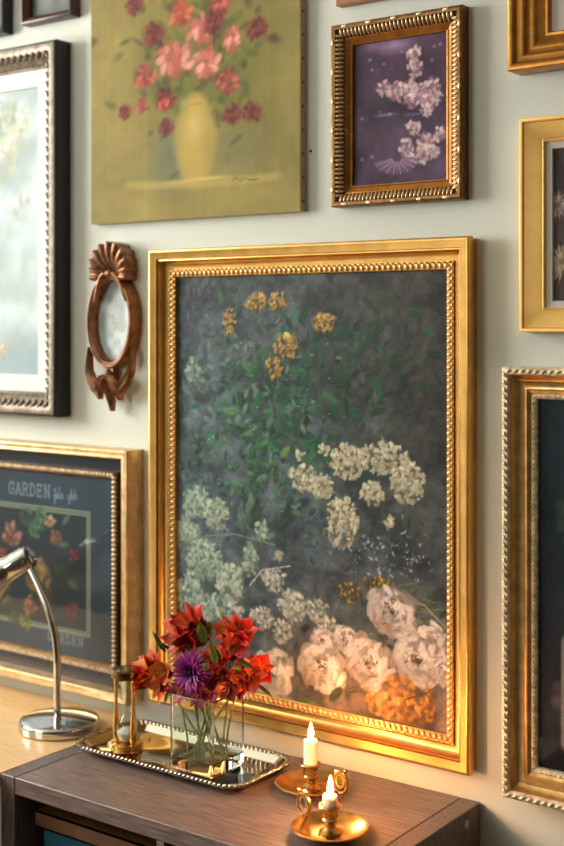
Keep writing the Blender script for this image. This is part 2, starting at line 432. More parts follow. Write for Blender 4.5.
def window_y(n, y, x0, x1, z0, z1):
    m = MB(); t = .05
    m.box(x0, x0+t, y-.07, y-.02, z0, z1); m.box(x1-t, x1, y-.07, y-.02, z0, z1); m.box(x0, x1, y-.07, y-.02, z0, z0+t); m.box(x0, x1, y-.07, y-.02, z1-t, z1)
    xm = (x0+x1)/2
    m.box(xm-.015, xm+.015, y-.06, y-.03, z0, z1)
    w = struct(m.build(n, M['white'], smooth=False))
    MB().box(x0+.03, x1-.03, y-.047, y-.043, z0+.03, z1-.03).build('window_pane', M['winpane'], w, smooth=False)
window_x('window_1', RX0, *W1); window_y('added_fill_window', RY0, *W2)
struct(MB().box(RX0, RX1, -.015, 0, 0, .10).build('baseboard_back', M['white'], smooth=False))

# ------------------------------------------------------------------ big gilt picture
def picture(name, label, R, cat='picture'):
    return thing(name, label, cat, ((R[0]+R[1])/2, 0, R[2]))
def inset(R, u): return (R[0]+u, R[1]-u, R[2]+u, R[3]-u)

R = (-1.7394, -1.0056, .822, 1.745)
big = picture('framed_painting', 'large gilt-framed oil painting of garden flowers on slate ground above the cabinet', R)
prof = [(.003, .001), (.003, .018), (.0, .020), (0, .032)] + bez((0, .032), (.0, .036), (.005, .036), 4)[1:] + [(.006, .0355), (.0185, .0315), (.0187, .0230), (.0205, .0230), (.0207, .0280), (.0222, .0283)] + bez((.0222, .0283), (.025, .0140), (.0375, .0130), 7)[1:] + [(.0378, .0085), (.0396, .0085), (.0400, .0150), (.0405, .0155), (.0540, .0135), (.0555, .012), (.0565, .005)]
MB().rails(R, prof).build('frame', M['gold'], big)
b = MB(); b.run(R, .0485, .0140, .0115, .0042, .0060, .0040, .35)
b.run(R, .0425, .0160, .0115, .0044, .0018, .0022); b.build('beading', M['beadgold'], big)
cR = inset(R, .0552)
cv = Canvas(cR, .0019, (60, 65, 64), .0065)
X01 = np.linspace(0, 1, cv.W)[None, :]; Z01 = np.linspace(0, 1, cv.H)[:, None]
cv.blend(np.clip(1.25-X01*1.5, 0, 1)*np.clip(1.2-np.abs(Z01-.45)*2, 0, 1)*.75, (80, 94, 102))
cv.blend(np.clip((X01-.45)*2, 0, 1)*np.clip((Z01-.35)*2.2, 0, 1)*.8, (62, 59, 50))
cv.blend(np.clip((.20-Z01)*7, 0, 1)*np.clip((X01-.32)*3, 0, 1)*.8, (104, 82, 66))
n1 = cv.noise(.05, 1); n2 = cv.noise(.015, 2); n3 = cv.noise(.006, 3)
cv.c *= (1+.55*(n1-.5)+.4*(n2-.5)+.2*(n3-.5))[..., None]
P = cv.P
for _ in range(520):                                        # loose scumbled ground
    x = rng.uniform(cR[0], cR[1]); z = rng.uniform(cR[2]+.1, cR[3]); i = int((x-cv.x0)/cv.res); j = int((z-cv.z0)/cv.res)
    base = cv.c[min(j, cv.H-1), min(i, cv.W-1)]*255
    cv.stroke(x, z, rng.uniform(.008, .022), rng.uniform(.003, .007), rng.uniform(-1.2, 1.8), base*rng.uniform(.72, 1.25)+np.array((-1, 2, 3)), .45, .7, .0002)
G1, G2, G3 = (50, 98, 62), (34, 68, 48), (102, 138, 86)
def sprinkle(n, cx, cz, sx, sz, cols, L0, L1, a=.75):
    for _ in range(n):
        x, z = P(rng.normal(cx, sx), rng.normal(cz, sz))
        L = rng.uniform(L0, L1); cv.stroke(x, z, L, L*rng.uniform(.3, .55), rng.uniform(0, PI), cols[rng.integers(len(cols))], a, .45, .0003, 12)
sprinkle(330, 268, 405, 38, 46, [G1, G2, (40, 66, 54), (60, 88, 70), (34, 54, 44)], .010, .026, .85)
sprinkle(160, 235, 455, 36, 30, [G1, G2, (70, 96, 80)], .007, .016)
sprinkle(130, 335, 362, 40, 30, [G2, (50, 62, 46), G2], .010, .024, .7)
sprinkle(80, 340, 500, 45, 30, [(40, 60, 60), G2, (46, 58, 52)], .008, .018, .6)
sprinkle(70, 395, 640, 40, 20, [(40, 46, 38), (52, 60, 44)], .008, .018, .7)
sprinkle(60, 215, 560, 26, 60, [(72, 92, 88), (54, 76, 70)], .008, .020, .6)
sprinkle(50, 205, 320, 18, 40, [(98, 112, 116), (84, 98, 102)], .008, .020, .4)
for (px, py, L, a, c) in [(262, 352, .022, .5, (58, 96, 60)), (378, 388, .026, 2.0, (46, 88, 48)), (246, 366, .02, 2.4, (84, 112, 70)), (300, 372, .024, -.3, (52, 88, 56)), (232, 410, .022, .2, (88, 120, 72)), (270, 420, .022, 1.2, (60, 100, 64)), (330, 398, .022, -.5, (60, 92, 60)), (285, 452, .018, .8, (102, 134, 74)), (298, 478, .018, 2.2, (70, 112, 78)), (262, 478, .016, .4, (96, 128, 88)), (312, 350, .020, .9, (44, 78, 52)), (222, 440, .018, 1.9, (70, 100, 74)), (350, 372, .016, .3, (50, 76, 52)), (250, 505, .022, 1.1, (78, 104, 70))]:
    x, z = P(px, py); cv.leaf(x, z, L, a, c)
def ptline(pts, w, col, a=.8): cv.line([P(*p) for p in pts], w, col, a)
ptline([(272, 330), (278, 380), (268, 440), (280, 520)], .0016, (70, 98, 62)); ptline([(325, 330), (318, 380), (296, 440)], .0014, (62, 86, 56))
Y1, Y2, Y3 = (186, 146, 60), (208, 172, 90), (146, 104, 40)
for (px, py, rx, rz, n) in [(256, 302, .026, .018, 60), (278, 302, .022, .018, 46), (229, 322, .018, .028, 46), (324, 322, .026, .019, 60), (286, 346, .028, .026, 76), (274, 368, .020, .022, 40)]:
    x, z = P(px, py); cv.cluster(x, z, rx, rz, n, [Y1, Y2, Y3, (176, 140, 86)], .0058, (70, 62, 36))
C1, C2, C3 = (204, 200, 168), (178, 176, 138), (222, 214, 186)
for (px, py, rx, rz, n) in [(348, 462, .040, .034, 140), (384, 458, .052, .030, 170), (408, 482, .036, .040, 150), (372, 494, .026, .022, 66), (342, 522, .036, .050, 170), (304, 478, .034, .028, 80), (322, 486, .028, .026, 66), (300, 455, .010, .010, 12), (324, 450, .014, .010, 16), (390, 522, .010, .010, 14)]:
    x, z = P(px, py); cv.cluster(x, z, rx, rz, n, [C1, C2, C3, (196, 178, 140)], .0062, (104, 108, 80))
S1, S2, S3 = (150, 168, 146), (176, 188, 164), (112, 136, 116)
for (px, py, rx, rz, n) in [(196, 502, .034, .034, 130), (216, 514, .030, .032, 100), (187, 534, .034, .040, 120), (204, 560, .046, .042, 190), (230, 582, .036, .040, 150), (190, 596, .036, .050, 150), (214, 608, .036, .030, 80), (250, 560, .020, .034, 46), (262, 530, .014, .020, 22), (195, 370, .026, .032, 26)]:
    x, z = P(px, py); cv.cluster(x, z, rx, rz, n, [S1, S2, S3, (190, 200, 176)], .0072, (92, 114, 100), .75)
T1, T2 = (196, 190, 172), (166, 162, 148)
for (px, py, rx, rz, n) in [(274, 580, .030, .022, 60), (292, 606, .032, .032, 90), (262, 618, .028, .022, 64), (235, 612, .022, .022, 44), (282, 632, .024, .022, 50), (318, 610, .026, .022, 50), (330, 632, .024, .030, 44), (278, 556, .012, .010, 12)]:
    x, z = P(px, py); cv.cluster(x, z, rx, rz, n, [T1, T2, (206, 200, 184), (150, 160, 142)], .0066, (88, 94, 88), .75)
ptline([(180, 545), (205, 536), (235, 534), (275, 545)], .0018, (108, 130, 100)); ptline([(250, 585), (262, 570), (290, 566)], .0018, (170, 178, 160))
sprinkle(110, 382, 556, 26, 15, [(132, 152, 166), (96, 120, 138), (168, 184, 192), (70, 96, 116)], .003, .006, .8)
for (px, py, rx, rz, n) in [(350, 592, .026, .018, 60), (378, 584, .036, .014, 70)]:
    x, z = P(px, py); cv.cluster(x, z, rx, rz, n, [(160, 124, 40), (92, 76, 32), (190, 152, 62), (56, 52, 30)], .0046, (52, 50, 34))
for k in range(26):
    x, z = P(rng.uniform(395, 440), rng.uniform(582, 625)); cv.stroke(x, z, rng.uniform(.014, .032), .0016, rng.uniform(-.6, .4), [(86, 98, 60), (58, 74, 44), (110, 118, 78)][k % 3], .8, .5, .0003)
ptline([(396, 592), (425, 606), (446, 628)], .0016, (150, 146, 106))
RL, RM, RD = (208, 198, 186), (152, 136, 122), (84, 64, 48)
for i, (px, py, r) in enumerate([(322, 640, .026), (345, 640, .028), (392, 612, .052), (430, 640, .034), (368, 662, .052), (418, 660, .056), (273, 674, .052), (322, 668, .054), (442, 672, .030)]):
    x, z = P(px, py)
    r *= 1.13
    if i == 6: cv.rose(x, z, r, (206, 196, 178), (168, 158, 140), (128, 112, 92), i+40, 1.)
    else: cv.rose(x, z, r, RL, RM, RD, i+3, .88)
for (px, py, L, a, c) in [(305, 704, .03, .2, (66, 92, 62)), (320, 712, .03, -.5, (110, 126, 90)), (336, 694, .024, .8, (48, 60, 40)), (296, 716, .022, .9, (134, 144, 110)), (352, 690, .02, .3, (70, 66, 44))]:
    x, z = P(px, py); cv.leaf(x, z, L, a, c)
for (px, py, rx, rz, n) in [(398, 690, .034, .030, 60), (380, 704, .034, .022, 60), (408, 712, .038, .026, 70), (428, 706, .016, .034, 34)]:
    x, z = P(px, py); cv.cluster(x, z, rx, rz, n, [(176, 118, 44), (196, 142, 64), (104, 66, 28), (146, 92, 38)], .0076, (118, 74, 34), .85)
ptline([(404, 700), (425, 694), (440, 684)], .0016, (70, 44, 24))
cv.scumble(2600, .003, .008, .14, .6)
sprinkle(90, 258, 430, 38, 60, [(80, 122, 80), (66, 108, 84), (108, 142, 92), (88, 122, 104)], .006, .015, .75)
sprinkle(110, 216, 400, 26, 80, [(98, 114, 126), (82, 104, 110), (120, 134, 138)], .006, .016, .5)
sprinkle(50, 330, 560, 40, 20, [(58, 74, 88), (70, 88, 100)], .006, .016, .5)
for k in range(70):
    x, z = P(rng.uniform(185, 330), rng.uniform(300, 540)); cv.stroke(x, z, .0018, .0014, 0, (190, 200, 190), .7, .5, .0006)
cv.h *= 1.8
cv.build('canvas', M['paint'], big)

# ------------------------------------------------------------------ white-matted picture in a carved silver frame (left)
R = (-2.66, -1.998, 1.3915, 2.2106)
wf = picture('framed_painting', 'pale floral painting with white mat in carved silver and black frame', R)
MB().rails(R, [(0, .001), (0, .042), (.002, .046), (.006, .047)]).build('outer_edge', M['black'], wf)
MB().rails(R, [(.006, .047)]+bez((.006, .047), (.018, .052), (.030, .036), 5)[1:]+[(.046, .020), (.050, .0205), (.052, .017)]).build('frame', M['silver'], wf)
b = MB(); b.run(R, .025, .0405, .0200, .0155, .0046, .0062, .95, slope=.6); b.run(R, .025, .0415, .0200, .0060, .0036, .0070, -.4, slope=.6); b.run(R, .0445, .023, .0115, .0050, .0030, .0035, .2, slope=.5)
b.build('carving', M['silver'], wf)
MB().rails(R, [(.050, .0165), (.088, .0135), (.089, .0085)]).build('mat', M['matboard'], wf)
pR = inset(R, .088); cv = Canvas(pR, .004, (168, 180, 178), .008)
n1 = cv.noise(.07, 21); n2 = cv.noise(.025, 22)
cv.c *= (.9+.2*n1+.1*n2)[..., None]; cv.blend(np.clip((.2-np.linspace(0, 1, cv.H))*8, 0, 1)[:, None]*np.ones((1, cv.W))*.7, (142, 160, 164))
P = cv.P
for (px, py, r, c) in [(14, 140, .05, (214, 212, 176)), (2, 160, .05, (206, 204, 160)), (20, 120, .035, (222, 222, 196)), (5, 115, .04, (170, 184, 150)), (-25, 150, .06, (216, 206, 170)), (-60, 190, .05, (190, 200, 170)), (18, 205, .04, (204, 212, 204)), (-30, 235, .05, (170, 186, 160)), (2, 350, .02, (214, 176, 130)), (-40, 110, .05, (220, 214, 190))]:
    x, z = P(px, py); cv.cluster(x, z, r, r, 40, [c, tuple(np.array(c)*.93), (226, 226, 214)], r*.35, None, .4, 0)
cv.build('picture', M['matte'], wf)

# ------------------------------------------------------------------ unframed green canvas with a vase of flowers (top)
R = (-1.9164, -1.369, 1.8067, 2.52)
gc = picture('canvas_painting', 'unframed olive green canvas of pink flowers in a yellow vase', R, 'painting')
MB().box(R[0]+.0005, R[1]-.0005, -.019, -.0002, R[2]+.0005, R[3]-.0005).build('stretched_edge', M['canvas_side'], gc, smooth=False)
for k in range(9): MB().ellipsoid((R[1], -.010, R[2]+.02+k*.045), ((.0012, 0, 0), (0, .003, 0), (0, 0, .003)), 6, 4).build('tack', M['nail'], gc)
cv = Canvas(R, .0028, (138, 124, 66), .0195)
n1 = cv.noise(.09, 31); n2 = cv.noise(.02, 32); X01 = np.linspace(0, 1, cv.W)[None, :]
Z = np.linspace(R[2], R[3], cv.H)[:, None]
cv.blend(np.clip(.9-np.abs(X01-.15)*2.4, 0, 1)*np.ones_like(Z)*.35, (156, 134, 74))
cv.c *= (.88+.2*n1+.08*n2)[..., None]
wv = 1+.008*np.sin(np.arange(cv.W)*1.9)[None, :]+.012*rng.normal(0, 1, (1, cv.W))+.008*rng.normal(0, 1, (cv.H, 1)); cv.c *= wv[..., None]
P = cv.P
def blob(px, py, rx, rz, col, a=.7, soft=.9): x, z = P(px, py); cv.stroke(x, z, rx, rz, 0, col, a, soft, 0, 3, br=0)
blob(205, 60, .24, .20, (104, 104, 46), .8); blob(172, 158, .08, .10, (98, 104, 84), .85); blob(235, 150, .11, .08, (110, 106, 76), .75); blob(155, 175, .10, .03, (120, 116, 72), .5)
for k in range(240):
    px, py = rng.normal(200, 30), rng.normal(62, 38)
    x, z = P(px, py); cv.stroke(x, z, rng.uniform(.012, .03), rng.uniform(.006, .014), rng.uniform(0, PI), [(92, 98, 42), (72, 82, 38), (112, 112, 50), (84, 66, 42)][k % 4], .6, .7, 0, 8)
x0, z0 = P(130, 183); 
for k in range(60):                                         # lit table edge
    t = k/59; px = 128+t*150; py = 185-t*10+4*math.sin(t*3); blob(px, py, .02, .012, (176, 156, 84), .35)
blob(255, 195, .12, .035, (166, 146, 78), .5)
# vase
xv, zv = P(195, 140)
for (dz, w) in [(.075, .036), (.06, .050), (.045, .058), (.03, .063), (.015, .066), (0, .066), (-.015, .065), (-.03, .061), (-.045, .056), (-.06, .050), (-.075, .043)]:
    cv.stroke(xv, zv+dz, w, .026, 0, (178, 152, 76), .8, .45, 0, 2, br=0)
cv.stroke(xv, zv+.075, .024, .016, 0, (186, 150, 74), .9, .5); cv.stroke(xv-.004, zv+.03, .03, .05, 0, (206, 172, 100), .6, .95, br=0); cv.stroke(xv+.034, zv-.02, .02, .06, 0, (146, 136, 66), .5, .95, br=0)
cv.stroke(xv-.028, zv+.07, .012, .03, .2, (148, 150, 84), .6, .7)
blob(210, 178, .07, .006, (206, 184, 112), .7, .8); blob(180, 182, .06, .006, (196, 174, 102), .6, .8)
K1, K2, K3 = (190, 84, 78), (214, 134, 118), (116, 44, 44)
def peony(px, py, r, cols, s):
    x, z = P(px, py); g = np.random.default_rng(s); r *= 1.15; cv.stroke(x, z, r*1.15, r, 0, cols[1], .7, .8)
    for k in range(15):
        t = 2*PI*k/13*2.4; q = r*(.25+.6*g.random())
        cv.stroke(x+q*math.cos(t), z+q*math.sin(t)*.9, r*.38, r*.22, t+g.random(), cols[k % 3], .75, .5, .0003, 8)
LT = [(206, 120, 106), (186, 92, 84), (226, 160, 142)]; MD = [(164, 74, 66), (140, 56, 52), (192, 104, 92)]; DK = [(112, 46, 44), (92, 36, 38), (132, 60, 56)]; OR = [(186, 86, 62), (160, 64, 50), (206, 116, 88)]
for i, (px, py, r, cl) in enumerate([(174, 60, .042, LT), (200, 30, .034, LT), (205, 64, .038, LT), (232, 40, .026, LT), (228, 82, .026, MD), (180, 14, .030, OR), (220, 4, .028, MD), (135, 5, .024, DK), (155, 35, .030, DK), (145, 78, .028, MD), (165, 100, .026, DK), (164, 104, .016, OR), (125, 112, .018, DK), (142, 106, .016, MD), (257, 28, .024, DK), (232, 114, .024, DK), (252, 112, .022, DK), (166, 128, .020, DK), (214, 24, .026, DK), (180, -30, .03, MD), (215, -40, .03, LT)]): peony(px, py, r, cl, i)
cv.line([P(232, 181), P(236, 178), P(240, 181), P(244, 178), P(250, 180), P(262, 178)], .0013, (96, 84, 46), .6)
cv.build('canvas', M['matte'], gc, depth=False)

# ------------------------------------------------------------------ purple floral picture in bronze frame
R = (-1.2954, -1.0243, 1.8098, 2.145)
pf = picture('framed_painting', 'purple painting of pale pink flowers in ribbed bronze frame', R)
MB().rails(R, [(0, .001), (0, .023)]+bez((0, .023), (0, .027), (.005, .027), 4)[1:]+[(.009, .026), (.010, .023), (.022, .017), (.023, .018), (.024, .015)]).build('frame', M['bronze'], pf)
MB().rails(R, [(.024, .015), (.0255, .0155), (.034, .010), (.036, .011), (.038, .010), (.0385, .004)]).build('inner_fillet', M['browngold'], pf)
b = MB(); b.run(R, .0165, .0205, .0082, .0030, .0085, .0044, 0, slope=.5); b.run(R, .0045, .027, .052, .007, .003, .0018, 0); b.build('carving', M['bronzehi'], pf)
pR = inset(R, .037); cv = Canvas(pR, .0017, (66, 48, 64), .0055)
n1 = cv.noise(.05, 41); n2 = cv.noise(.014, 42); cv.c *= (.7+.5*n1+.25*n2)[..., None]
P = cv.P
def blob(px, py, rx, rz, col, a=.7, soft=.9): x, z = P(px, py); cv.stroke(x, z, rx, rz, 0, col, a, soft, 0, 3, br=0)
blob(395, 45, .05, .02, (172, 136, 176), .8); blob(372, 46, .03, .014, (136, 106, 146), .65); blob(375, 140, .05, .03, (74, 52, 66), .6); blob(430, 130, .04, .03, (70, 60, 100), .5); blob(375, 90, .05, .03, (66, 46, 58), .6)
PK, PL, PD = (214, 176, 176), (238, 214, 206), (150, 108, 122)
for i, (px, py, r) in enumerate([(385, 88, .016), (396, 92, .018), (408, 88, .017), (420, 92, .018), (432, 86, .016), (428, 100, .018), (412, 100, .016), (427, 108, .014), (436, 96, .012), (416, 68, .017), (414, 54, .015), (413, 128, .014), (426, 142, .018), (407, 148, .017), (421, 154, .018), (433, 151, .013), (440, 134, .014), (412, 158, .010)]):
    x, z = P(px, py); cv.cluster(x, z, r*1.05, r*.95, 26, [PK, PL, (216, 182, 176), PD], r*.42, PD, .8, .0003); cv.stroke(x+r*.1, z-r*.1, r*.3, r*.2, 1., (170, 112, 120), .5, .8)
for (px, py, r) in [(393, 97, .012), (404, 103, .008)]: blob(px, py, r, r*.8, (156, 92, 100), .6)
cv.line([P(392, 104), P(405, 110), P(420, 112)], .003, (40, 26, 36), .7); blob(405, 108, .03, .008, (50, 34, 44), .6)
blob(385, 115, .03, .004, (116, 104, 150), .8, .6); blob(415, 114, .03, .003, (110, 100, 140), .6, .6)
for (px, py) in [(370, 60), (372, 70), (432, 60), (434, 46), (440, 44), (380, 112), (390, 114), (402, 52), (362, 160), (372, 157), (384, 64), (362, 119)]: blob(px, py, .005, .004, (178, 150, 176), .75)
for k in range(17):                                          # painted fan shape
    a = math.radians(198+k*9); cx, cz = P(397, 156); cv.line([(cx+.012*math.cos(a), cz+.012*math.sin(a)), (cx+.05*math.cos(a)*1.0, cz+.032*math.sin(a))], .0022, (150, 120, 142) if k % 2 else (116, 88, 110), .75)
blob(440, 165, .03, .02, (122, 98, 132), .5)
cv.scumble(500, .002, .006, .14, .5)
cv.build('canvas', M['paint'], pf)

# ------------------------------------------------------------------ garden print, gold shadow-box frame (left)
R = (-2.56, -1.785, .806, 1.332)
gf = picture('framed_print', 'dark garden print with lettering in gold frame behind the desk lamp', R)
MB().rails(R, [(0, .001), (0, .046)]+bez((0, .046), (0, .050), (.004, .050), 4)[1:]+bez((.004, .050), (.010, .047), (.012, .048), 4)[1:]+[(.016, .049), (.0185, .046), (.019, .014)]).build('frame', M['champagne'], gf)
MB().rails(R, [(.018, .016), (.054, .016)]).build('black_border', M['blackpanel'], gf)
MB().rails(R, [(.050, .016), (.050, .024), (.054, .028), (.060, .028), (.066, .022), (.068, .018)]).build('inner_frame', M['bronze'], gf)
b = MB(); b.run(R, .0560, .0285, .0100, .0044, .0056, .0052); b.build('beading', M['palegold'], gf)
pR = inset(R, .065); cv = Canvas(pR, .0024, (46, 55, 69), .018)
n1 = cv.noise(.06, 51); n2 = cv.noise(.01, 52); cv.c *= (.85+.25*n1+.1*n2)[..., None]
P = cv.P
bx1 = P(91, 520)[0]; bz1 = P(91, 511)[1]; bz0 = P(88, 638)[1]; bx0 = 2*(pR[0]+pR[1])/2-bx1
xx = cv.x0+np.arange(cv.W)*cv.res; zz = cv.z0+np.arange(cv.H)*cv.res
XX, ZZ = np.meshgrid(xx, zz)
dd = np.maximum(np.maximum(bx0-XX, XX-bx1), np.maximum(bz0-ZZ, ZZ-bz1))
cv.blend((dd < -.010)*.85, (32, 34, 40)); cv.blend((np.abs(dd+.007) < .0062)*.85, (150, 144, 122)); cv.blend((np.abs(dd+.0085) < .0013)*.9, (84, 84, 78))
def letters(word, x, z, hgt, w, col, sp=1.28, a=.75):
    """serif capitals drawn stroke by stroke"""
    W = hgt*.62
    G = {'G': [[(.95, .78), (.75, .97), (.4, .99), (.12, .8), (.03, .5), (.12, .2), (.4, .01), (.72, .04), (.92, .2), (.92, .45)], [(.62, .45), (1.05, .45)], [(.95, .98), (.95, .72)]],
         'A': [[(0, 0), (.5, 1), (1, 0)], [(.22, .36), (.78, .36)], [(-.12, 0), (.18, 0)], [(.8, 0), (1.15, 0)]],
         'R': [[(.12, 0), (.12, 1), (.6, 1), (.85, .86), (.85, .64), (.6, .5), (.12, .5)], [(.5, .5), (.98, 0)], [(-.05, 0), (.32, 0)], [(-.05, 1), (.2, 1)], [(.85, 0), (1.12, 0)]],
         'D': [[(.12, 0), (.12, 1), (.55, 1), (.9, .78), (1, .5), (.9, .22), (.55, 0), (.12, 0)], [(-.06, 1), (.2, 1)], [(-.06, 0), (.2, 0)]],
         'E': [[(.85, .8), (.85, 1), (.12, 1), (.12, 0), (.88, 0), (.88, .2)], [(.12, .52), (.66, .52)], [(.66, .62), (.66, .42)], [(-.05, 0), (.2, 0)], [(-.05, 1), (.2, 1)]],
         'N': [[(.1, 0), (.1, 1), (.9, 0), (.9, 1)], [(-.08, 0), (.28, 0)], [(-.1, 1), (.14, 1)], [(.72, 1), (1.08, 1)]]}
    for ch in word:
        for st in G[ch]: cv.line([(x+p[0]*W, z+p[1]*hgt) for p in st], w, col, a)
        x += W*sp+.002
    return x
tc = (128, 134, 144)
xa, za = P(9, 493)
xe = letters('GARDEN', xa, za, .026, .0026, tc, 1.30)
def script(x, z, s, col, pts): cv.line([(x+p[0]*s, z+p[1]*s) for p in pts], .0017, col, .7)
wav = [(0, .2), (.25, 1), (.4, 1.6), (.2, 1.5), (.15, -.6), (.3, -.8), (.35, .4), (.6, .9), (.8, .6), (.6, .1), (.5, .6), (.9, .9), (.95, .1), (1.2, .5), (1.3, 1.9), (1.15, 1.8), (1.25, .1), (1.5, .3), (1.8, .9), (2.0, .3), (1.7, .2), (1.9, .9), (2.15, .1)]
script(xe+.006, za-.001, .014, tc, wav); script(xe+.048, za, .014, tc, [(0, .8), (.15, .1), (.5, .3), (.6, .9), (.55, -.6), (.3, -.6), (.8, .4), (.9, 1.7), (1, .1), (1.2, .7), (1.5, .1), (1.7, 1.6), (1.7, .1), (1.5, .9), (1.95, .9), (2.2, .2)])
xb, zb = P(48, 640); letters('GARDEN', xb, zb, .020, .0022, (124, 128, 134), 1.36, .85)
letters('GARDEN', pR[0]+.05, za, .026, .0026, tc, 1.3)
blobs = [(12, 535, .022, (176, 112, 96)), (10, 538, .010, (140, 62, 56)), (36, 575, .030, (158, 112, 62)), (34, 566, .018, (190, 142, 84)), (50, 522, .012, (190, 140, 110)), (56, 538, .014, (150, 96, 72)), (40, 515, .014, (104, 126, 96)), (36, 528, .016, (92, 118, 90)), (28, 518, .018, (66, 86, 74)), (2, 555, .014, (150, 70, 50)), (74, 556, .012, (120, 44, 52)), (72, 610, .014, (124, 44, 40)), (30, 605, .016, (164, 96, 54)), (25, 622, .014, (148, 128, 60)), (14, 618, .012, (80, 92, 58)), (48, 596, .014, (92, 54, 34)), (62, 575, .018, (46, 58, 42)), (58, 600, .018, (40, 48, 36)), (-20, 540, .024, (176, 150, 110)), (-30, 580, .026, (160, 84, 66)), (-10, 600, .022, (150, 120, 80)), (-45, 550, .020, (120, 60, 56)), (-15, 515, .016, (98, 120, 92))]
for i, (px, py, r, c) in enumerate(blobs):
    x, z = P(px, py); r *= 1.25; cv.cluster(x, z, r*1.15, r, 34, [c, tuple(np.array(c)*.7), tuple(np.minimum(np.array(c)*1.25, 255))], r*.4, tuple(np.array(c)*.5), .7, 0)
for (px, py, L, a) in [(38, 516, .022, 1.2), (66, 520, .018, .8), (72, 585, .02, -.4), (6, 600, .02, .6), (52, 615, .02, 2.6), (64, 545, .018, .1)]:
    x, z = P(px, py); cv.leaf(x, z, L, a, (74, 96, 70))
cv.build('print', M['printed'], gf, depth=False)
MB().box(pR[0], pR[1], -.0212, -.0200, pR[2], pR[3]).build('glass_pane', M['pane'], gf, smooth=False)

# ------------------------------------------------------------------ frames on the right edge
R = (-.9152, -.545, 1.581, 1.936)                                       # yellow gold
yf = picture('framed_painting', 'brown painting of pale daisies in plain yellow gold frame with cream liner', R)
MB().rails(R, [(0, .001), (0, .029)]+bez((0, .029), (0, .032), (.003, .032), 3)[1:]+[(.006, .031), (.008, .027)]+bez((.008, .027), (.030, .020), (.036, .017), 4)[1:]+[(.038, .018), (.040, .016), (.0405, .012)]).build('frame', M['satin'], yf)
MB().rails(R, [(.040, .013), (.051, .0115), (.052, .006)]).build('liner', M['liner'], yf)
pR = inset(R, .0515); cv = Canvas(pR, .0022, (66, 54, 48), .007); n1 = cv.noise(.04, 61); n2 = cv.noise(.01, 62); cv.c *= (.75+.4*n1+.2*n2)[..., None]; P = cv.P
def daisy(px, py, r, col, n=22, s=0):
    x, z = P(px, py); g = np.random.default_rng(s)
    for k in range(n):
        t = 2*PI*k/n+g.random()*.2; q = r*(.55+.1*g.random()); cv.stroke(x+q*math.cos(t), z+q*.85*math.sin(t), r*.46, r*.08, math.atan2(.85*math.sin(t), math.cos(t)), np.array(col)*(.75+.3*g.random()), .85, .4, .0004, 8)
    cv.stroke(x, z, r*.2, r*.17, 0, (150, 116, 70), .8, .6)
for i, (px, py, r, c) in enumerate([(557, 205, .026, (196, 176, 164)), (562, 262, .034, (200, 184, 150)), (552, 268, .022, (176, 152, 128)), (585, 190, .03, (190, 170, 160)), (590, 240, .036, (204, 186, 160)), (580, 290, .028, (170, 140, 120)), (620, 220, .034, (196, 170, 150)), (610, 275, .03, (180, 160, 150))]): daisy(px, py, r, c, 22, i)
for (px, py) in [(556, 180), (552, 232), (558, 300), (551, 250)]:
    x, z = P(px, py); cv.stroke(x, z, .018, .008, rng.random()*3, (50, 50, 62), .6, .7)
cv.scumble(400, .003, .008, .14, .5)
cv.build('canvas', M['paint'], yf)

R = (-.9274, -.44, 2.0144, 2.56)                                        # stepped brown gold, top right
tf = picture('framed_painting', 'stepped brown gold frame with cream liner, uppermost on the right', R)
MB().rails(R, [(0, .001), (0, .046)]+bez((0, .046), (0, .050), (.004, .050), 3)[1:]+bez((.004, .050), (.012, .050), (.014, .042), 4)[1:]+[(.018, .041)]+bez((.018, .041), (.026, .043), (.028, .034), 4)[1:]+[(.032, .032)]+bez((.032, .032), (.040, .034), (.046, .026), 4)[1:]+[(.056, .022), (.060, .023), (.063, .018), (.0635, .014)]).build('frame', M['browngold'], tf)
MB().rails(R, [(.063, .015), (.086, .0135), (.0865, .010)]).build('liner', M['liner'], tf)
MB().rails(R, [(.086, .012), (.088, .0145), (.092, .0145), (.095, .010), (.0955, .004)]).build('inner_fillet', M['browngold'], tf)
pR = inset(R, .0945); cv = Canvas(pR, .004, (120, 112, 92), .006); n1 = cv.noise(.05, 71); cv.c *= (.7+.6*n1)[..., None]
cv.build('canvas', M['paint'], tf, depth=False)

R = (-.9435, -.40, .802, 1.5224)                                        # ornate lower right
hf = picture('framed_painting', 'tall dark picture in ornate carved gold frame at lower right', R)
MB().rails(R, [(0, .001), (0, .036), (.003, .039), (.011, .039), (.0135, .034)]).build('outer_edge', M['palegold'], hf)
MB().rails(R, [(.0135, .034)]+bez((.0135, .034), (.018, .020), (.032, .018), 7)[1:]+bez((.032, .018), (.036, .022), (.040, .017), 4)[1:]+[(.044, .015)]).build('frame', M['oldgold'], hf)
MB().rails(R, [(.044, .015), (.046, .017), (.050, .0165), (.053, .013), (.0535, .005)]).build('inner_edge', M['palegold'], hf)
b = MB(); b.run(R, .0068, .0395, .0125, .0058, .0030, .0034, .55); b.run(R, .0068, .0405, .0125, .0022, .0022, .0030); b.build('carving', M['palegold'], hf)
b = MB(); b.run(R, .0475, .017, .0085, .0032, .0018, .0016); b.build('inner_beading', M['palegold'], hf)
pR = inset(R, .052); cv = Canvas(pR, .0036, (42, 46, 54), .0065); Zn = np.linspace(0, 1, cv.H)[:, None]
cv.blend(np.clip((.42-Zn)*3, 0, 1)*np.ones((1, cv.W))*.75, (58, 46, 50)); n1 = cv.noise(.05, 81); n2 = cv.noise(.008, 82); cv.c *= (.75+.35*n1+.2*n2)[..., None]; P = cv.P
cv.blend(np.clip((.07-Zn)*16, 0, 1)*np.ones((1, cv.W))*.8, (26, 24, 28))
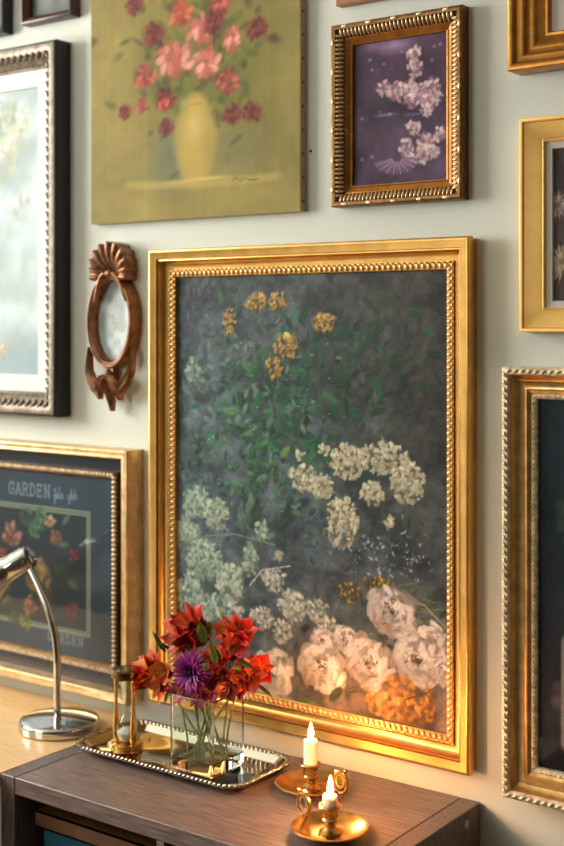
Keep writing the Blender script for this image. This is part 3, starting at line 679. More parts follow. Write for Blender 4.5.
for (px, py, r, c) in [(534, 752, .008, (150, 118, 110)), (575, 700, .04, (120, 96, 92)), (590, 640, .05, (150, 120, 110)), (600, 560, .05, (90, 100, 80)), (610, 690, .05, (170, 140, 120)), (580, 520, .04, (80, 90, 84))]:
    x, z = P(px, py); cv.cluster(x, z, r, r, 30, [c, tuple(np.array(c)*.8)], r*.4, None, .7, .0003)
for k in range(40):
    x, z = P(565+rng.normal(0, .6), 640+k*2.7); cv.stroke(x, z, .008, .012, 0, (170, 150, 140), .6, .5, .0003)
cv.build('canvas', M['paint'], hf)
MB().box(pR[0], pR[1], -.0092, -.0080, pR[2], pR[3]).build('glass_pane', M['pane'], hf, smooth=False)

R = (-1.2876, -.98, 2.1817, 2.52)                                       # only its lower rail is in view
ef = picture('framed_picture', 'pinkish wooden frame above the purple painting, only its bottom rail showing', R)
MB().rails(R, [(0, .001), (0, .020), (.002, .022), (.020, .018), (.022, .012), (.0225, .006)]).build('frame', M['pinkwood'], ef)
cv = Canvas(inset(R, .022), .01, (170, 160, 140), .008); cv.build('picture', M['printed'], ef, depth=False)

R = (-2.1267, -1.968, 2.261, 2.46)                                      # small dark wood, top left
sf = picture('framed_picture', 'small dark reddish wood frame above the white-matted picture', R)
MB().rails(R, [(0, .001), (0, .026)]+bez((0, .026), (0, .030), (.005, .030), 3)[1:]+[(.012, .024), (.017, .018), (.0175, .006)]).build('frame', M['darkwood'], sf)
pR = inset(R, .017); cv = Canvas(pR, .003, (112, 114, 106), .008); Zn = np.linspace(0, 1, cv.H)[:, None]
cv.blend(np.clip((.3-Zn)*4, 0, 1)*np.ones((1, cv.W))*.7, (74, 80, 78)); cv.c *= (.8+.4*cv.noise(.03, 91))[..., None]
cv.build('picture', M['printed'], sf, depth=False)
R = (-2.42, -2.1826, 2.252, 2.50)
jf = picture('framed_picture', 'black frame at the top left corner, mostly out of view', R)
MB().rails(R, [(0, .001), (0, .028), (.003, .030), (.018, .022), (.0185, .006)]).build('frame', M['black'], jf)
cv = Canvas(inset(R, .018), .01, (120, 118, 108), .008); cv.build('picture', M['printed'], jf, depth=False)

# ------------------------------------------------------------------ oval carved frame
oc = PX(108.5, 321, .032); ocx, ocz = oc
ov = thing('oval_frame', 'small oval carved frame with shell crest and ribbon bow', 'picture', (ocx, 0, ocz-.20))
TL = math.radians(-1.5)
def OP(a, rx, rz, v): 
    x, z = rx*math.cos(a), rz*math.sin(a)
    return (ocx+x*math.cos(TL)-z*math.sin(TL), -v, ocz+x*math.sin(TL)+z*math.cos(TL))
prof = [(.0, .001), (0, .026), (.001, .030)]+bez((.001, .030), (.004, .037), (.007, .032), 4)[1:]+[(.008, .030)]+bez((.008, .030), (.010, .033), (.0125, .029), 3)[1:]+[(.0145, .020), (.0155, .008)]
ORX, ORZ = .066, .100; n = 56
m = MB(); m.loops([[OP(2*PI*j/n, ORX-u, ORZ-u, v) for j in range(n)] for u, v in prof], False, False); m.build('frame', M['carvedwood'], ov, angle=50)
# shell crest
m = MB(); vs = []; fs = []; NA, NR = 73, 10
sx, sz = OP(PI/2, ORX, ORZ-.006, 0)[0], OP(PI/2, ORX, ORZ-.006, 0)[2]
for side in (0, 1):
    for i in range(NA):
        t = i/(NA-1); ang = math.radians(-12+204*t); rib = abs(math.sin(t*PI*11))
        Rr = .054*(1+.08*rib)*(.84+.42*math.sin(ang)**1.5 if math.sin(ang) > 0 else .84)
        for j in range(NR):
            q = j/(NR-1); r = .004+(Rr-.004)*q
            v = (.014+.022*math.sin(min(1, q*1.05)*PI*.62)+.009*rib*q) if side == 0 else .001
            vs.append((sx+r*math.cos(ang)*1.02, -v, sz+r*math.sin(ang)))
N1 = NA*NR
for i in range(NA-1):
    for j in range(NR-1):
        a = i*NR+j; fs.append((a, a+NR, a+NR+1, a+1)); fs.append((N1+a, N1+a+1, N1+a+NR+1, N1+a+NR))
for i in range(NA-1):
    a = i*NR+NR-1; fs.append((a, a+NR, N1+a+NR, N1+a))
for i in (0, NA-1):
    for j in range(NR-1):
        a = i*NR+j; fs.append((a, a+1, N1+a+1, N1+a))
m.add(vs, fs)
for s in (-1, 1):                                                       # scrolls at the foot of the shell
    m.tube([(sx+s*(.010+.005*k)+0, -.036+.001*k, sz+.006-.0012*k*k) for k in range(8)], [.004, .005, .0055, .006, .006, .0055, .005, .003], 8)
m.ellipsoid((sx, -.034, sz+.006), ((.011, 0, 0), (0, .008, 0), (0, 0, .008)))
m.build('shell_crest', M['carvedwood'], ov, angle=60)
# ribbon bow
m = MB(); bx, bz = OP(-PI/2, ORX, ORZ, 0)[0], OP(-PI/2, ORX, ORZ, 0)[2]
def ribbon(pts, w, th=.004):
    L = []
    for i, p in enumerate(pts):
        p = Vector(p); t = (Vector(pts[min(i+1, len(pts)-1)])-Vector(pts[max(i-1, 0)])).normalized()
        nrm = t.cross(Vector((0, 1, 0))).normalized(); ww = w[i] if isinstance(w, list) else w
        L.append([p+nrm*ww+Vector((0, -th, 0)), p+nrm*ww*.3+Vector((0, -th*2.2, 0)), p-nrm*ww*.3+Vector((0, -th*.8, 0)), p-nrm*ww+Vector((0, -th*1.6, 0)), p-nrm*ww+Vector((0, th, 0)), p+nrm*ww+Vector((0, th, 0))])
    m.loops(L)
m.ellipsoid((bx, -.030, bz-.014), ((.008, 0, 0), (0, .010, 0), (0, 0, .014)))
for s in (-1, 1):
    ribbon([(bx+s*.060, -.020, bz+.044), (bx+s*.062, -.021, bz+.020), (bx+s*.060, -.024, bz-.005), (bx+s*.050, -.026, bz-.026), (bx+s*.034, -.028, bz-.042), (bx+s*.024, -.026, bz-.060)], [.004, .006, .008, .011, .013, .004])
    ribbon([(bx+s*.003, -.030, bz-.016), (bx+s*.014, -.033, bz-.022), (bx+s*.022, -.030, bz-.036), (bx+s*.030, -.026, bz-.054), (bx+s*.028, -.022, bz-.066)], [.005, .009, .012, .010, .003])
ribbon([(bx, -.028, bz-.020), (bx-.004, -.026, bz-.045), (bx+.004, -.022, bz-.070), (bx+.002, -.018, bz-.090)], [.005, .009, .008, .003])
m.box(bx-.004, bx+.004, -.02, -.001, bz-.03, bz+.005)
m.build('ribbon_bow', M['carvedwood'], ov, angle=50)
cv = Canvas((ocx-.053, ocx+.053, ocz-.088, ocz+.088), .0022, (182, 194, 190), .010); cv.c *= (.85+.3*cv.noise(.02, 95))[..., None]; P = cv.P
for k, (dx, dz, r) in enumerate([(0, .002, .014), (-.014, .014, .010), (.012, .02, .010), (-.008, -.022, .012), (.014, -.014, .010), (.002, .036, .008), (0, -.042, .010)]):
    cv.cluster(ocx+dx, ocz+dz, r, r, 22, [(206, 210, 200), (184, 188, 176), (196, 190, 160)], r*.4, None, .5, 0)
# oval plate: keep only the grid inside the ellipse
vs = []; fs = []; cols = []
vs.append((ocx, -.010, ocz)); cols.append(cv.c[cv.H//2, cv.W//2])
for i in range(1, 15):
    for j in range(n):
        p = OP(2*PI*j/n, (ORX-.0148)*i/14, (ORZ-.0148)*i/14, .010); vs.append(p)
        cols.append(cv.c[min(cv.H-1, max(0, int((p[2]-cv.z0)/cv.res))), min(cv.W-1, max(0, int((p[0]-cv.x0)/cv.res)))])
for j in range(n): fs.append((0, 1+(j+1) % n, 1+j))
for i in range(13):
    for j in range(n):
        k = (j+1) % n; fs.append((1+i*n+j, 1+i*n+k, 1+(i+1)*n+k, 1+(i+1)*n+j))
MB().add(vs, fs, [lin(*(np.clip(c, 0, 1)*255)) for c in cols]).build('picture', M['printed'], ov)
x, z = PX(310.5, 151, .002)
m = MB(); m.ellipsoid((x, -.0015, z), ((.0026, 0, 0), (0, .003, 0), (0, 0, .0026)))
tag(m.build('nail', M['nail'], None, org=(x, 0, z)), 'small bare nail in the wall between olive canvas and purple picture', 'nail')

# ------------------------------------------------------------------ cabinet, desk, books
TZ = .77; CX0, CX1, CY = -1.777, -1.0, -.395; T = .037
cb = thing('cube_cabinet', 'grey-brown wood cube cabinet with open compartments against the wall', 'cabinet', ((CX0+CX1)/2, -.2, 0))
MB().bbox(CX0+T+.0006, CX1-T-.0006, CY, -.003, TZ-.031, TZ, .0015).build('top', M['cab'], cb, smooth=False)
MB().bbox(CX0, CX0+T, CY, -.003, 0, TZ, .0015).build('side_panel', M['cabside'], cb, smooth=False)
sp = MB().bbox(CX1-T, CX1, CY, -.003, 0, TZ, .0015).build('side_panel', M['cabside'], cb, smooth=False)
x = CX1; m = MB()
m.lathe([(0, .0012), (.007, .0012), (.0075, 0)], n=16)
m.v = [(CX1+c, -.055+a, TZ-.022+b_) for a, b_, c in m.v]
m.build('screw_cap', M['plastic'], sp)
XM = (CX0+CX1)/2
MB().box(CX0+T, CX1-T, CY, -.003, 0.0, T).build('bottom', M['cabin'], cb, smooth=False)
MB().box(XM-.008, XM+.008, CY+.001, -.004, T, TZ-.0312).build('divider', M['cab'], cb, smooth=False)
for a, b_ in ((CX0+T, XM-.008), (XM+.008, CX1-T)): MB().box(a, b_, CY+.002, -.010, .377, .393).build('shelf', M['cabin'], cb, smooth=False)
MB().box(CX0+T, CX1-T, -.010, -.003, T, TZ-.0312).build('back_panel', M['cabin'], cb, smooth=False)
dk = thing('desk', 'pale oak desk under the chrome lamp', 'desk', (-2.6, -.35, 0))
MB().bbox(-3.5, CX0-.003, -.68, -.004, TZ-.028, TZ-.001, .002).build('desktop', M['desk'], dk, smooth=False)
for (x, y) in ((-3.44, -.62), (-1.84, -.62), (-3.44, -.06), (-1.84, -.06)): MB().bbox(x-.025, x+.025, y-.025, y+.025, 0, TZ-.028, .002).build('leg', M['cream'], dk, smooth=False)
def book(x0, x1, y0, y1, z0, z1, m_, label):
    r = thing('book', label, 'book', ((x0+x1)/2, (y0+y1)/2, z0), 'books stacked in the cabinet')
    c = MB(); c.box(x0, x1, y0, y1, z0, z0+.003); c.box(x0, x1, y0, y1, z1-.003, z1); c.box(x0, x1, y0, y0+.003, z0, z1)
    c.build('cover', m_, r, smooth=False); MB().box(x0+.004, x1-.004, y0+.003, y1-.004, z0+.003, z1-.003).build('pages', M['paper'], r, smooth=False)
BZ = .393; xb0 = CX0+T
hts = [(.109, 'navy', 'dark navy book lying lowest in the cabinet stack', 0, .26), (.045, 'green', 'dark green book lying on the navy book', .012, .25), (.040, 'teal', 'teal blue book lying flat below another teal book', .02, .262), (.042, 'green', 'green book lying between two teal books', .01, .255), (.046, 'teal', 'teal blue book lying directly under the tan book', .022, .27), (.030, 'tan', 'tan brown book lying on top of the stack in the cabinet', .008, .29)]
z = BZ
for h, k, lb, dx, w in hts:
    book(xb0+.012+dx, xb0+.012+dx+w, CY+.028+dx*.6, CY+.245, z, z+h-.0004, M[k], lb); z += h

# ------------------------------------------------------------------ lamp
lx, ly = -1.878, -.150
lp = thing('desk_lamp', 'chrome desk lamp with curved stem on the pale desk', 'lamp', (lx, ly, TZ))
z0 = TZ-.001
MB().lathe([(0, 0), (.078, 0), (.082, .003), (.082, .014)]+[(.082-.006*(1-math.cos(a)), .014+.008*math.sin(a)) for a in (.4, .8, 1.2, 1.57)]+[(.060, .0245), (.030, .027), (0, .028)], (lx, ly, z0), 56).build('base', M['chrome'], lp)
def LPT(px, py): 
    x, z = PX(px, py, -ly); return (x, ly, z)
path = [(lx-.004, ly, z0+.022)]+[LPT(*p) for p in [(57, 700), (57, 675), (57, 655), (55.5, 638), (52, 622), (46.5, 605), (40, 590), (34, 577), (29, 567)]]
pp = []
for i in range(len(path)-1):
    for t in (0, .5): pp.append(tuple(np.array(path[i])*(1-t)+np.array(path[i+1])*t))
pp.append(path[-1])
MB().tube(pp, .0075, 14).build('stem', M['chrome'], lp)
hx, _, hz = LPT(27, 562)
m = MB(); m.ellipsoid((hx, ly, hz), ((.016, 0, 0), (0, .016, 0), (0, 0, .018)), 16, 10); m.tube([(hx+.004, ly-.022, hz+.004), (hx+.004, ly+.02, hz+.004)], .008, 14); m.build('joint', M['chrome'], lp)
hd = Vector(LPT(-30, 606))-Vector((hx, ly, hz)); hd.normalize(); hd = (hd+Vector((0, -.35, 0))).normalized()
prof = [(0, -.01), (.022, -.008), (.026, .0), (.027, .04), (.030, .055), (.046, .085), (.055, .12), (.058, .16), (.0575, .165), (.055, .16), (.050, .11)]
m = MB(); m.lathe(prof, n=36); q = Vector((0, 0, 1)).rotation_difference(hd).to_matrix()
hp = Vector((hx, ly, hz))-hd*.004+Vector((-.004, 0, .006))
m.v = [tuple(q @ Vector(v)+hp) for v in m.v]; m.build('lamp_head', M['chrome'], lp)
m = MB(); m.ellipsoid((0, 0, .115), ((.034, 0, 0), (0, .034, 0), (0, 0, .036)), 16, 10); m.v = [tuple(q @ Vector(v)+hp) for v in m.v]; m.build('bulb', M['matboard'], lp)
m = MB(); kx = Vector(LPT(11, 588)); m.tube([tuple(kx+Vector((-.016, -.045, -.004))), tuple(kx+Vector((.012, -.045, .0)))], .006, 12); m.tube([tuple(kx+Vector((-.004, -.045, 0))), tuple(kx+Vector((-.010, -.02, .012)))], .004, 8); m.build('switch', M['chrome'], lp)

# ------------------------------------------------------------------ tray
tr = thing('tray', 'silver serving tray with rope edge on the cabinet', 'tray', (-1.554, -.146, TZ))
def rrect(x0, x1, y0, y1, r, z, n=8):
    P_ = []
    for (cx, cy, a0) in ((x1-r, y1-r, 0), (x0+r, y1-r, PI/2), (x0+r, y0+r, PI), (x1-r, y0+r, 1.5*PI)):
        for k in range(n+1):
            a = a0+PI/2*k/n; P_.append((cx+r*math.cos(a), cy+r*math.sin(a), z))
    return P_
tx0, tx1, ty0, ty1 = -1.757, -1.351, -.243, -.050
m = MB(); m.loops([rrect(tx0+.018, tx1-.018, ty0+.018, ty1-.018, .03, TZ+.0005), rrect(tx0+.004, tx1-.004, ty0+.004, ty1-.004, .04, TZ+.012), rrect(tx0, tx1, ty0, ty1, .042, TZ+.013), rrect(tx0, tx1, ty0, ty1, .042, TZ+.0145), rrect(tx0+.005, tx1-.005, ty0+.005, ty1-.005, .04, TZ+.0145), rrect(tx0+.019, tx1-.019, ty0+.019, ty1-.019, .029, TZ+.004)])
m.build('tray_body', M['silverplate'], tr)
m = MB(); path = rrect(tx0+.002, tx1-.002, ty0+.002, ty1-.002, .041, TZ+.0155, 10)
pl = []
for i in range(len(path)):
    p, q_ = Vector(path[i]), Vector(path[(i+1) % len(path)]); pl.append((p, q_, (q_-p).length))
tot = sum(l for *_, l in pl); N = int(tot/.0100)
for k in range(N):
    s = (k+.5)*tot/N
    for p, q_, l in pl:
        if s <= l: break
        s -= l
    d = (q_-p).normalized(); c = p+d*s; sd = Vector((d.y, -d.x, 0)); a1 = (d*.8+Vector((0, 0, .5))+sd*.45).normalized(); a2 = a1.cross(sd).normalized(); a3 = a1.cross(a2)
    m.ellipsoid(c, (a1*.0078, a2*.0034, a3*.0042), 8, 6)
m.build('rope_rim', M['rope'], tr)
TB = TZ+.0043

# ------------------------------------------------------------------ hourglass
gx, gy = -1.6665, -.175
hg = thing('hourglass', 'brass hourglass with turned posts on the tray beside the vase', 'hourglass', (gx, gy, TB))
H = .156
for (z0, nm) in ((0, 'base'), (H-.016, 'cap')):
    MB().lathe([(0, 0), (.029, 0), (.031, .002), (.031, .005), (.028, .007), (.028, .010), (.0305, .012), (.0305, .015), (.029, .016), (0, .016)], (gx, gy, TB+z0), 36).build(nm, M['darkbrass'] if nm == 'cap' else M['brass'], hg)
for k, a in enumerate((-.15, PI*.55+.1, PI+.25)):
    px_, py_ = gx+.0245*math.cos(a), gy+.0245*math.sin(a)
    if k == 0: py_ -= .006
    MB().lathe([(.003, .0155), (.0058, .022), (.0068, .034), (.0060, .05), (.0042, .07), (.0032, .085), (.0032, .115), (.004, .13), (.0045, .138), (.003, H-.0155)], (px_, py_, TB), 16).build('post', M['brass'], hg)
bp = [(0, .017), (.012, .018), (.019, .026), (.021, .040), (.018, .054), (.010, .066), (.003, .076), (.0025, .079), (.003, .082), (.010, .092), (.018, .104), (.021, .118), (.019, .132), (.012, .140), (0, .141)]
MB().lathe(bp, (gx, gy, TB), 32).build('glass_bulbs', M['bulbglass'], hg)
MB().lathe([(0, .0175), (.011, .0185), (.018, .026), (.0198, .036), (.010, .042), (0, .046)], (gx, gy, TB), 28).build('sand', M['sand'], hg)

# ------------------------------------------------------------------ vase and flowers
vx0, vx1, vy0, vy1 = -1.5365, -1.4340, -.204, -.103; VH = .138
va = thing('glass_vase', 'square clear glass vase of water and stems on the tray', 'vase', ((vx0+vx1)/2, (vy0+vy1)/2, TB))
wl, bt = .005, .021; vz = TB+.0002
def vl(i, z, r): return rrect(vx0+i, vx1-i, vy0+i, vy1-i, r, z, 5)
MB().loops([vl(.003, vz, .007), vl(0, vz+.003, .009), vl(0, vz+VH-.002, .009), vl(.002, vz+VH, .008), vl(wl-.002, vz+VH, .005), vl(wl, vz+VH-.002, .004), vl(wl, vz+bt+.004, .004), vl(wl+.004, vz+bt, .003)]).build('glass', M['glass'], va, angle=25)
MB().loops([vl(wl+.001, vz+bt+.0006, .003), vl(wl+.001, vz+.096, .004)]).build('water', M['watersurf'], va, angle=25)

vcx, vcy = (vx0+vx1)/2, (vy0+vy1)/2
def petal(m, base, axis, side, L, W, open0, open1, col_tip, col_base, streak=False, nu=5, nv=8, cup=.25):
    """petal that leaves base along axis and curls toward side"""
    axis, side = Vector(axis).normalized(), Vector(side).normalized(); w = axis.cross(side).normalized()
    vs = []; fs = []; cols = []; p = Vector(base)
    for j in range(nv):
        t = j/(nv-1); a = open0+(open1-open0)*t; d = axis*math.cos(a)+side*math.sin(a); nn = side*math.cos(a)-axis*math.sin(a)
        if j: p = p+d*(L/(nv-1))
        wd = W*(math.sin(PI*min(1, .08+.92*t)**.8)*.95+.05*(1-t)) if t < .999 else W*.04
        for i in range(nu):
            s = i/(nu-1)*2-1
            vs.append(p+w*s*wd-nn*(s*s)*wd*cup*-1)
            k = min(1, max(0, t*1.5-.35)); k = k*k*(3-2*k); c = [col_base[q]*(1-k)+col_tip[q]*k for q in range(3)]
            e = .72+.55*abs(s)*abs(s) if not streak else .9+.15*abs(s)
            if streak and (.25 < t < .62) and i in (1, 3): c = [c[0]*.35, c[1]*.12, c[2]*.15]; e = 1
            cols.append(tuple(min(1, x*e) for x in c))
    for j in range(nv-1):
        for i in range(nu-1):
            a = j*nu+i; fs.append((a, a+1, a+nu+1, a+nu))
    m.add(vs, fs, cols)
def frame_of(d):
    d = Vector(d).normalized(); u = d.cross(Vector((0, 0, 1)));
    if u.length < .1: u = d.cross(Vector((1, 0, 0)))
    u.normalize(); return d, u, d.cross(u)
RED = (lin(190, 36, 26), lin(240, 150, 50)); ORA = (lin(224, 88, 30), lin(244, 184, 70)); DRED = (lin(122, 16, 24), lin(220, 104, 50)); MAG = (lin(170, 24, 76), lin(226, 120, 130)); CRI = (lin(176, 30, 34), lin(240, 160, 110))
def bloom(root, pos, d, size, pal, seed):
    g = random.Random(seed); d, u, v = frame_of(d); m = MB(); size *= 1.22
    jt = g.uniform(.8, 1.5); pal = (tuple(x*jt for x in pal[0]), pal[1])
    for k in range(6):
        a = 2*PI*k/6+g.uniform(-.15, .15); sd = u*math.cos(a)+v*math.sin(a)
        outer = k % 2 == 0
        tip, bs = pal
        j = g.uniform(.8, 1.2); tip = tuple(min(1, c*j) for c in tip)
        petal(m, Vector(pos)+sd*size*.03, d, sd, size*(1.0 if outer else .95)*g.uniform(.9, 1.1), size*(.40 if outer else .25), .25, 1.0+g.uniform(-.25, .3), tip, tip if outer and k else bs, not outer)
    for k in range(4):
        a = 2*PI*k/4+.4; sd = u*math.cos(a)+v*math.sin(a)
        m.tube([Vector(pos), Vector(pos)+d*size*.35+sd*size*.06, Vector(pos)+d*size*.6+sd*size*.18], size*.018, 5, col=lin(226, 150, 90))
    return m.build('bloom', M['petal'], root, angle=80)
def leaf3(root, pos, d, L, W, col, droop=.9):
    m = MB(); d, u, v = frame_of(d)
    sd = v if v.z < 0 else -v
    petal(m, pos, d, sd, L, W, -.1, droop, col, tuple(c*.8 for c in col), False, 5, 9, .35); return m.build('leaf', M['leafm'], root, angle=80)
GL, GD, GY = lin(96, 132, 52), lin(46, 76, 38), lin(160, 190, 50)
def FP(px, py, y):            # the spot that lies in the plane y
    y -= .014; x, z = PX(px, py, -y); return Vector((x, y, z))
def stem_path(top, foot, bend):
    a, b_ = Vector(foot), Vector(top); mid = (a*.45+b_*.55)+Vector(bend)
    mid.x = min(max(mid.x, vx0+.016), vx1-.016); mid.y = min(max(mid.y, vy0+.016), vy1-.016); mid.z = min(mid.z, vz+VH-.01) if mid.z < vz+VH+.02 else vz+VH
    return [a*(1-t)**2+mid*2*t*(1-t)+b_*t*t for t in [i/10 for i in range(11)]]
def flower(name, label, blooms, foot, leaves, seed):
    """blooms: (px, py, y, dir, size, palette)"""
    tops = [FP(b[0], b[1], b[2]) for b in blooms]; node = sum(tops, Vector())/len(tops)-Vector((0, 0, .020))
    node = node*.72+Vector((vcx, vcy, vz+VH+.01))*.28
    r = thing(name, label, 'flower', tuple(foot), 'flowers in the glass vase')
    m = MB(); m.tube(stem_path(node, foot, (0, 0, .0)), .0021, 8); m.tube(stem_path(node+Vector((.004, .004, -.004)), (2*vcx-foot[0]+.012*math.sin(seed*2.1), foot[1]*.5+vcy*.5+.01*math.cos(seed*3), foot[2]), (0, 0, 0)), .0018, 8)
    for t_, b in zip(tops, blooms):
        d = Vector(b[3]).normalized(); s = t_-d*b[4]*.45
        m.tube([node, (node+s)/2+Vector((0, 0, .004)), s+d*.004], [.0018, .0015, .0016], 6)
    m.build('stem', M['stem'], r)
    for i, (t_, b) in enumerate(zip(tops, blooms)):
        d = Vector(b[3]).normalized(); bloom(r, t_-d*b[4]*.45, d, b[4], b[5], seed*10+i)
    for (px, py, y, d, L, W, c, dr) in leaves:
        p = FP(px, py, y); leaf3(r, p, d, L, W, c, dr)
    return r
fb = vz+bt+.002
CV = Vector((-.1, -1, 0))
flower('alstroemeria', 'red lily flower rising highest at the left of the bouquet', [(192, 620, -.11, (.1, -.8, .6), .040, RED), (174, 628, -.12, (-.6, -.8, .4), .038, CRI), (186, 626, -.125, (-.1, -.9, .45), .042, RED), (178, 640, -.14, (-.5, -.9, .1), .040, CRI), (200, 636, -.11, (.4, -.8, .4), .038, DRED), (188, 646, -.13, (.1, -1, -.1), .036, RED)], (vcx+.026, vcy+.012, fb), [(203, 642, -.150, (.15, -.3, 1), .055, .010, GL, .5), (208, 634, -.14, (.3, -.3, 1), .04, .008, lin(120, 156, 66), .6), (172, 650, -.13, (-.6, -.3, .6), .035, .008, GD, .6)], 1)
flower('alstroemeria', 'red-orange lily flower rising at the right of the bouquet above the others', [(238, 642, -.13, (.5, -1, .1), .036, CRI), (228, 630, -.12, (-.3, -.9, .4), .038, RED), (242, 632, -.12, (.5, -.8, .4), .038, RED), (234, 648, -.13, (.2, -1, -.1), .040, DRED)], (vcx-.028, vcy+.016, fb), [(216, 664, -.165, (.05, -.3, 1), .060, .008, GL, .5), (222, 656, -.165, (-.2, -.3, 1), .05, .007, lin(120, 156, 66), .5), (206, 676, -.17, (.3, -.4, .9), .045, .007, GL, .5)], 2)
flower('alstroemeria', 'orange lily flower drooping left over the hourglass', [(142, 678, -.155, (-.7, -.8, -.1), .038, RED), (164, 672, -.15, (.1, -1, .2), .036, ORA), (146, 672, -.15, (-.6, -.8, .2), .044, ORA), (158, 684, -.15, (-.2, -1, -.3), .040, ORA), (152, 664, -.13, (-.3, -.7, .6), .036, RED)], (vcx+.030, vcy-.018, fb), [(147, 688, -.15, (-1, -.3, .1), .045, .009, GY, .3), (166, 652, -.12, (-.5, -.1, .8), .050, .009, GD, .3), (168, 690, -.15, (-.2, -.4, -.8), .03, .008, GL, .5)], 3)
flower('alstroemeria', 'orange-red lily flower leaning right over the vase rim', [(248, 674, -.13, (.5, -.9, .15), .046, (lin(214, 66, 22), lin(230, 120, 40))), (258, 668, -.11, (.8, -.5, .3), .038, RED), (240, 684, -.14, (.1, -1, -.2), .034, RED)], (vcx-.030, vcy-.012, fb), [(234, 668, -.165, (.7, -.5, .5), .045, .009, GL, .7), (240, 662, -.14, (.8, -.4, .3), .055, .010, GD, .7), (258, 684, -.12, (.9, -.2, -.2), .045, .006, lin(130, 120, 50), .4)], 4)
flower('alstroemeria', 'dark red lily flower at the middle right beside the purple flower', [(210, 664, -.16, (-.2, -1, .1), .034, CRI), (228, 688, -.16, (.3, -1, -.3), .030, DRED), (217, 658, -.15, (.1, -1, .2), .036, RED), (222, 676, -.155, (.2, -1, -.1), .038, DRED), (210, 690, -.16, (0, -1, -.4), .034, MAG)], (vcx-.008, vcy-.026, fb), [(222, 684, -.14, (.2, -.4, -.9), .03, .007, lin(176, 140, 50), .4)], 5)
flower('alstroemeria', 'magenta lily flower tucked below the purple flower at the vase rim', [(182, 690, -.16, (-.2, -1, -.2), .034, MAG), (197, 694, -.165, (0, -1, -.4), .032, MAG)], (vcx+.014, vcy-.024, fb), [(176, 694, -.15, (-.3, -.4, -.8), .03, .008, GD, .4)], 6)
# purple chrysanthemum
cp = FP(192, 672, -.180); cd, cu, cw = frame_of((.05, -1, .12))
cr = thing('chrysanthemum', 'round purple flower at the front of the bouquet', 'flower', (vcx-.015, vcy+.028, fb), 'flowers in the glass vase')
m = MB(); m.tube(stem_path(cp-cd*.004, (vcx-.015, vcy+.028, fb), (0, .01, 0)), .0022, 8); m.build('stem', M['stem'], cr)
m = MB()
for (nr, L, o0, o1, c) in ((26, .036, 1.2, 1.75, (114, 12, 86)), (26, .033, 1.0, 1.5, (138, 16, 104)), (24, .029, .75, 1.3, (156, 28, 124)), (18, .023, .55, 1.0, (120, 24, 112)), (12, .015, .3, .6, (78, 14, 78))):
    for k in range(nr):
        a = 2*PI*(k+random.random()*.5)/nr; sd = cu*math.cos(a)+cw*math.sin(a); j = random.uniform(.5, 1.25)
        petal(m, cp+sd*.002, cd, sd, 1.2*L*random.uniform(.9, 1.08), .0046, o0+random.uniform(-.12, .12), o1+random.uniform(-.25, .25), tuple(min(1, x*j*1.15) for x in lin(*c)), tuple(x*.5 for x in lin(*c)), nu=3, nv=6, cup=.4)
m.build('petals', M['petal'], cr, angle=80)
m = MB(); m.ellipsoid(cp+cd*.006, (cu*.005, cw*.005, cd*.004), 10, 8, col=lin(52, 14, 58)); m.build('flower_center', M['petal'], cr)

# ------------------------------------------------------------------ candlesticks and candles
def chamberstick(cx, cy, ang, lab, cand, top_z, clab):
    r = thing('chamberstick', lab, 'candle holder', (cx, cy, TZ), 'brass chambersticks')
    z = TZ+.0004
    MB().lathe([(0, 0), (.034, 0), (.038, .002), (.050, .008), (.058, .0135), (.0612, .015), (.0628, .0145), (.0628, .0162), (.0612, .0172), (.057, .0156), (.048, .0105), (.036, .0048), (.020, .0045), (0, .0048)], (cx, cy, z), 56).build('saucer', M['brass'], r)
    st = [(.018, .0046), (.019, .007), (.013, .010), (.009, .014), (.0085, .020), (.0125, .024), (.0135, .027), (.011, .030), (.0105, .032), (.0125, .036), (.0145, .044), (.0185, .0465), (.0195, .048), (.0185, .0495), (.0128, .0495), (.0128, .030), (0, .030)]
    MB().lathe(st, (cx, cy, z), 32).build('socket', M['agedbrass'], r)
    d = Vector((math.cos(ang), math.sin(ang), 0)); c0 = Vector((cx, cy, z+.0310))+d*.066; m = MB()
    m.ring([c0+d*.0155*math.cos(t)+Vector((0, 0, .0185*math.sin(t))) for t in [2*PI*k/26 for k in range(26)]], .0030, 8)
    m.ring([c0+d*(.0085*math.cos(t))+Vector((0, 0, .0105*math.sin(t)+.002)) for t in [2*PI*k/18 for k in range(18)]], .0014, 6)
    m.tube([c0-Vector((0, 0, .017))-d*.010, c0-Vector((0, 0, .0195))-d*.004, c0-Vector((0, 0, .0190))+d*.003], [.003, .004, .003], 8)
    tp = c0+Vector((0, 0, .0195)); s2 = d.cross(Vector((0, 0, 1)))
    m.ellipsoid(tp, (d*.013, s2*.008, Vector((0, 0, .0022))), 12, 6); m.ellipsoid(tp+d*.012+Vector((0, 0, .002)), (d*.004, s2*.004, Vector((0, 0, .003))), 8, 6)
    m.build('handle', M['agedbrass'], r)
    k = thing('candle', clab, 'candle', (cx, cy, z+.0302), 'lit candles')
    zt = top_z; z0 = z+.0303
    prof = [(0, z0), (.0122, z0), (.0122, zt-.006), (.0120, zt-.001), (.0108, zt+.0008), (.0085, zt-.001), (.0045, zt-.003), (0, zt-.0035)]
    MB().lathe(prof, (cx, cy, 0), 28).build('wax', M['wax'], k)
    MB().tube([(cx, cy, zt-.004), (cx+.0004, cy, zt+.002), (cx+.0014, cy, zt+.0065)], .0009, 6).build('wick', M['wick'], k)
    FH = cand; pf_ = [(0, .003)]+[(.0047*math.sin(PI*t**.60)*(1-.25*t), .003+FH*t) for t in [i/14 for i in range(1, 14)]]+[(0, .003+FH)]
    MB().lathe(pf_, (cx+.0008, cy, zt), 20).build('flame', M['flame'], k)
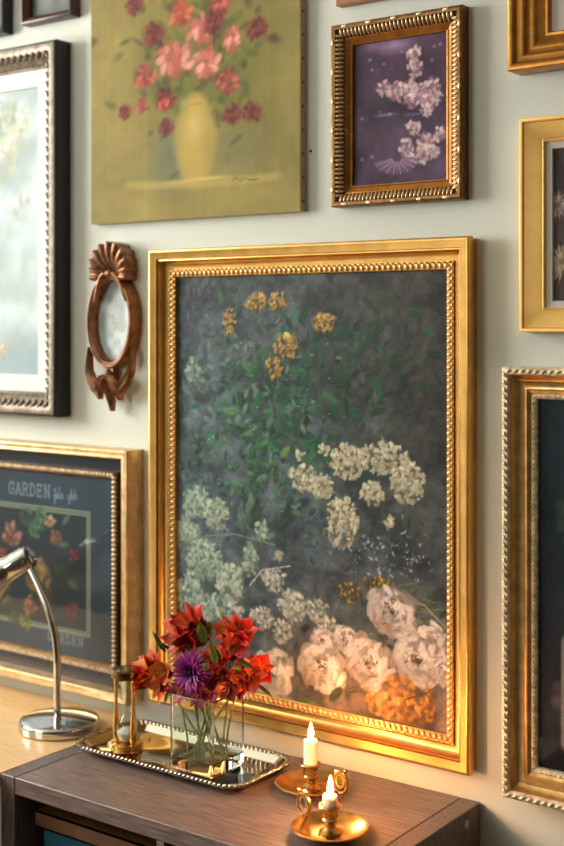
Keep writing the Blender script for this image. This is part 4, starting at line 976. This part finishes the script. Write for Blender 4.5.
chamberstick(-1.266, -.134, math.radians(-4), 'brass chamberstick behind, close to the picture frame and tray', .029, .8595, 'taller white lit candle in the brass holder near the tray')
chamberstick(-1.131, -.274, math.radians(165), 'brass chamberstick in front, with its ring handle towards the vase', .030, .8345, 'short white lit candle burned low in the front brass holder')

# ------------------------------------------------------------------ light
w = bpy.data.worlds.new('sky'); SC.world = w; w.use_nodes = True
bg = w.node_tree.nodes['Background']; bg.inputs[0].default_value = (.62, .80, 1., 1); bg.inputs[1].default_value = 1.2
def area(name, loc, rot, sx, sy, e, col):
    l = bpy.data.lights.new(name, 'AREA'); l.shape = 'RECTANGLE'; l.size = sx; l.size_y = sy; l.energy = e; l.color = col
    o = bpy.data.objects.new(name, l); COL.objects.link(o); o.location = loc; o.rotation_euler = rot; return o
area('window_daylight', (RX0-.16, (W1[0]+W1[1])/2, (W1[2]+W1[3])/2), (0, -PI/2, 0), W1[3]-W1[2], W1[1]-W1[0], 150, (1., .985, .95))
area('fill_light_front', ((W2[0]+W2[1])/2, RY0-.16, (W2[2]+W2[3])/2), (PI/2, 0, 0), W2[1]-W2[0], W2[3]-W2[2], 42, (1., .95, .86))  # unseen lamp added behind the camera as soft frontal fill

# ------------------------------------------------------------------ camera
cd_ = bpy.data.cameras.new('camera'); co = bpy.data.objects.new('camera', cd_); COL.objects.link(co)
co.location = CAM; co.rotation_euler = (PI/2, 0, YAW)
cd_.sensor_fit = 'AUTO'; cd_.sensor_width = 36; cd_.lens = F*36/846; cd_.shift_y = -(423-HOR)/846
cd_.dof.use_dof = True; cd_.dof.focus_distance = 2.17; cd_.dof.aperture_fstop = 2.8
cd_.clip_start = .05
SC.camera = co
SC.view_settings.view_transform = 'Standard'; SC.view_settings.look = 'None'; SC.view_settings.exposure = .1; SC.view_settings.gamma = 1.; SC.view_settings.use_curve_mapping = False
SC.cycles.max_bounces = 10; SC.cycles.transmission_bounces = 10; SC.cycles.transparent_max_bounces = 12; SC.cycles.use_denoising = True
SC.cycles.sample_clamp_indirect = 8.
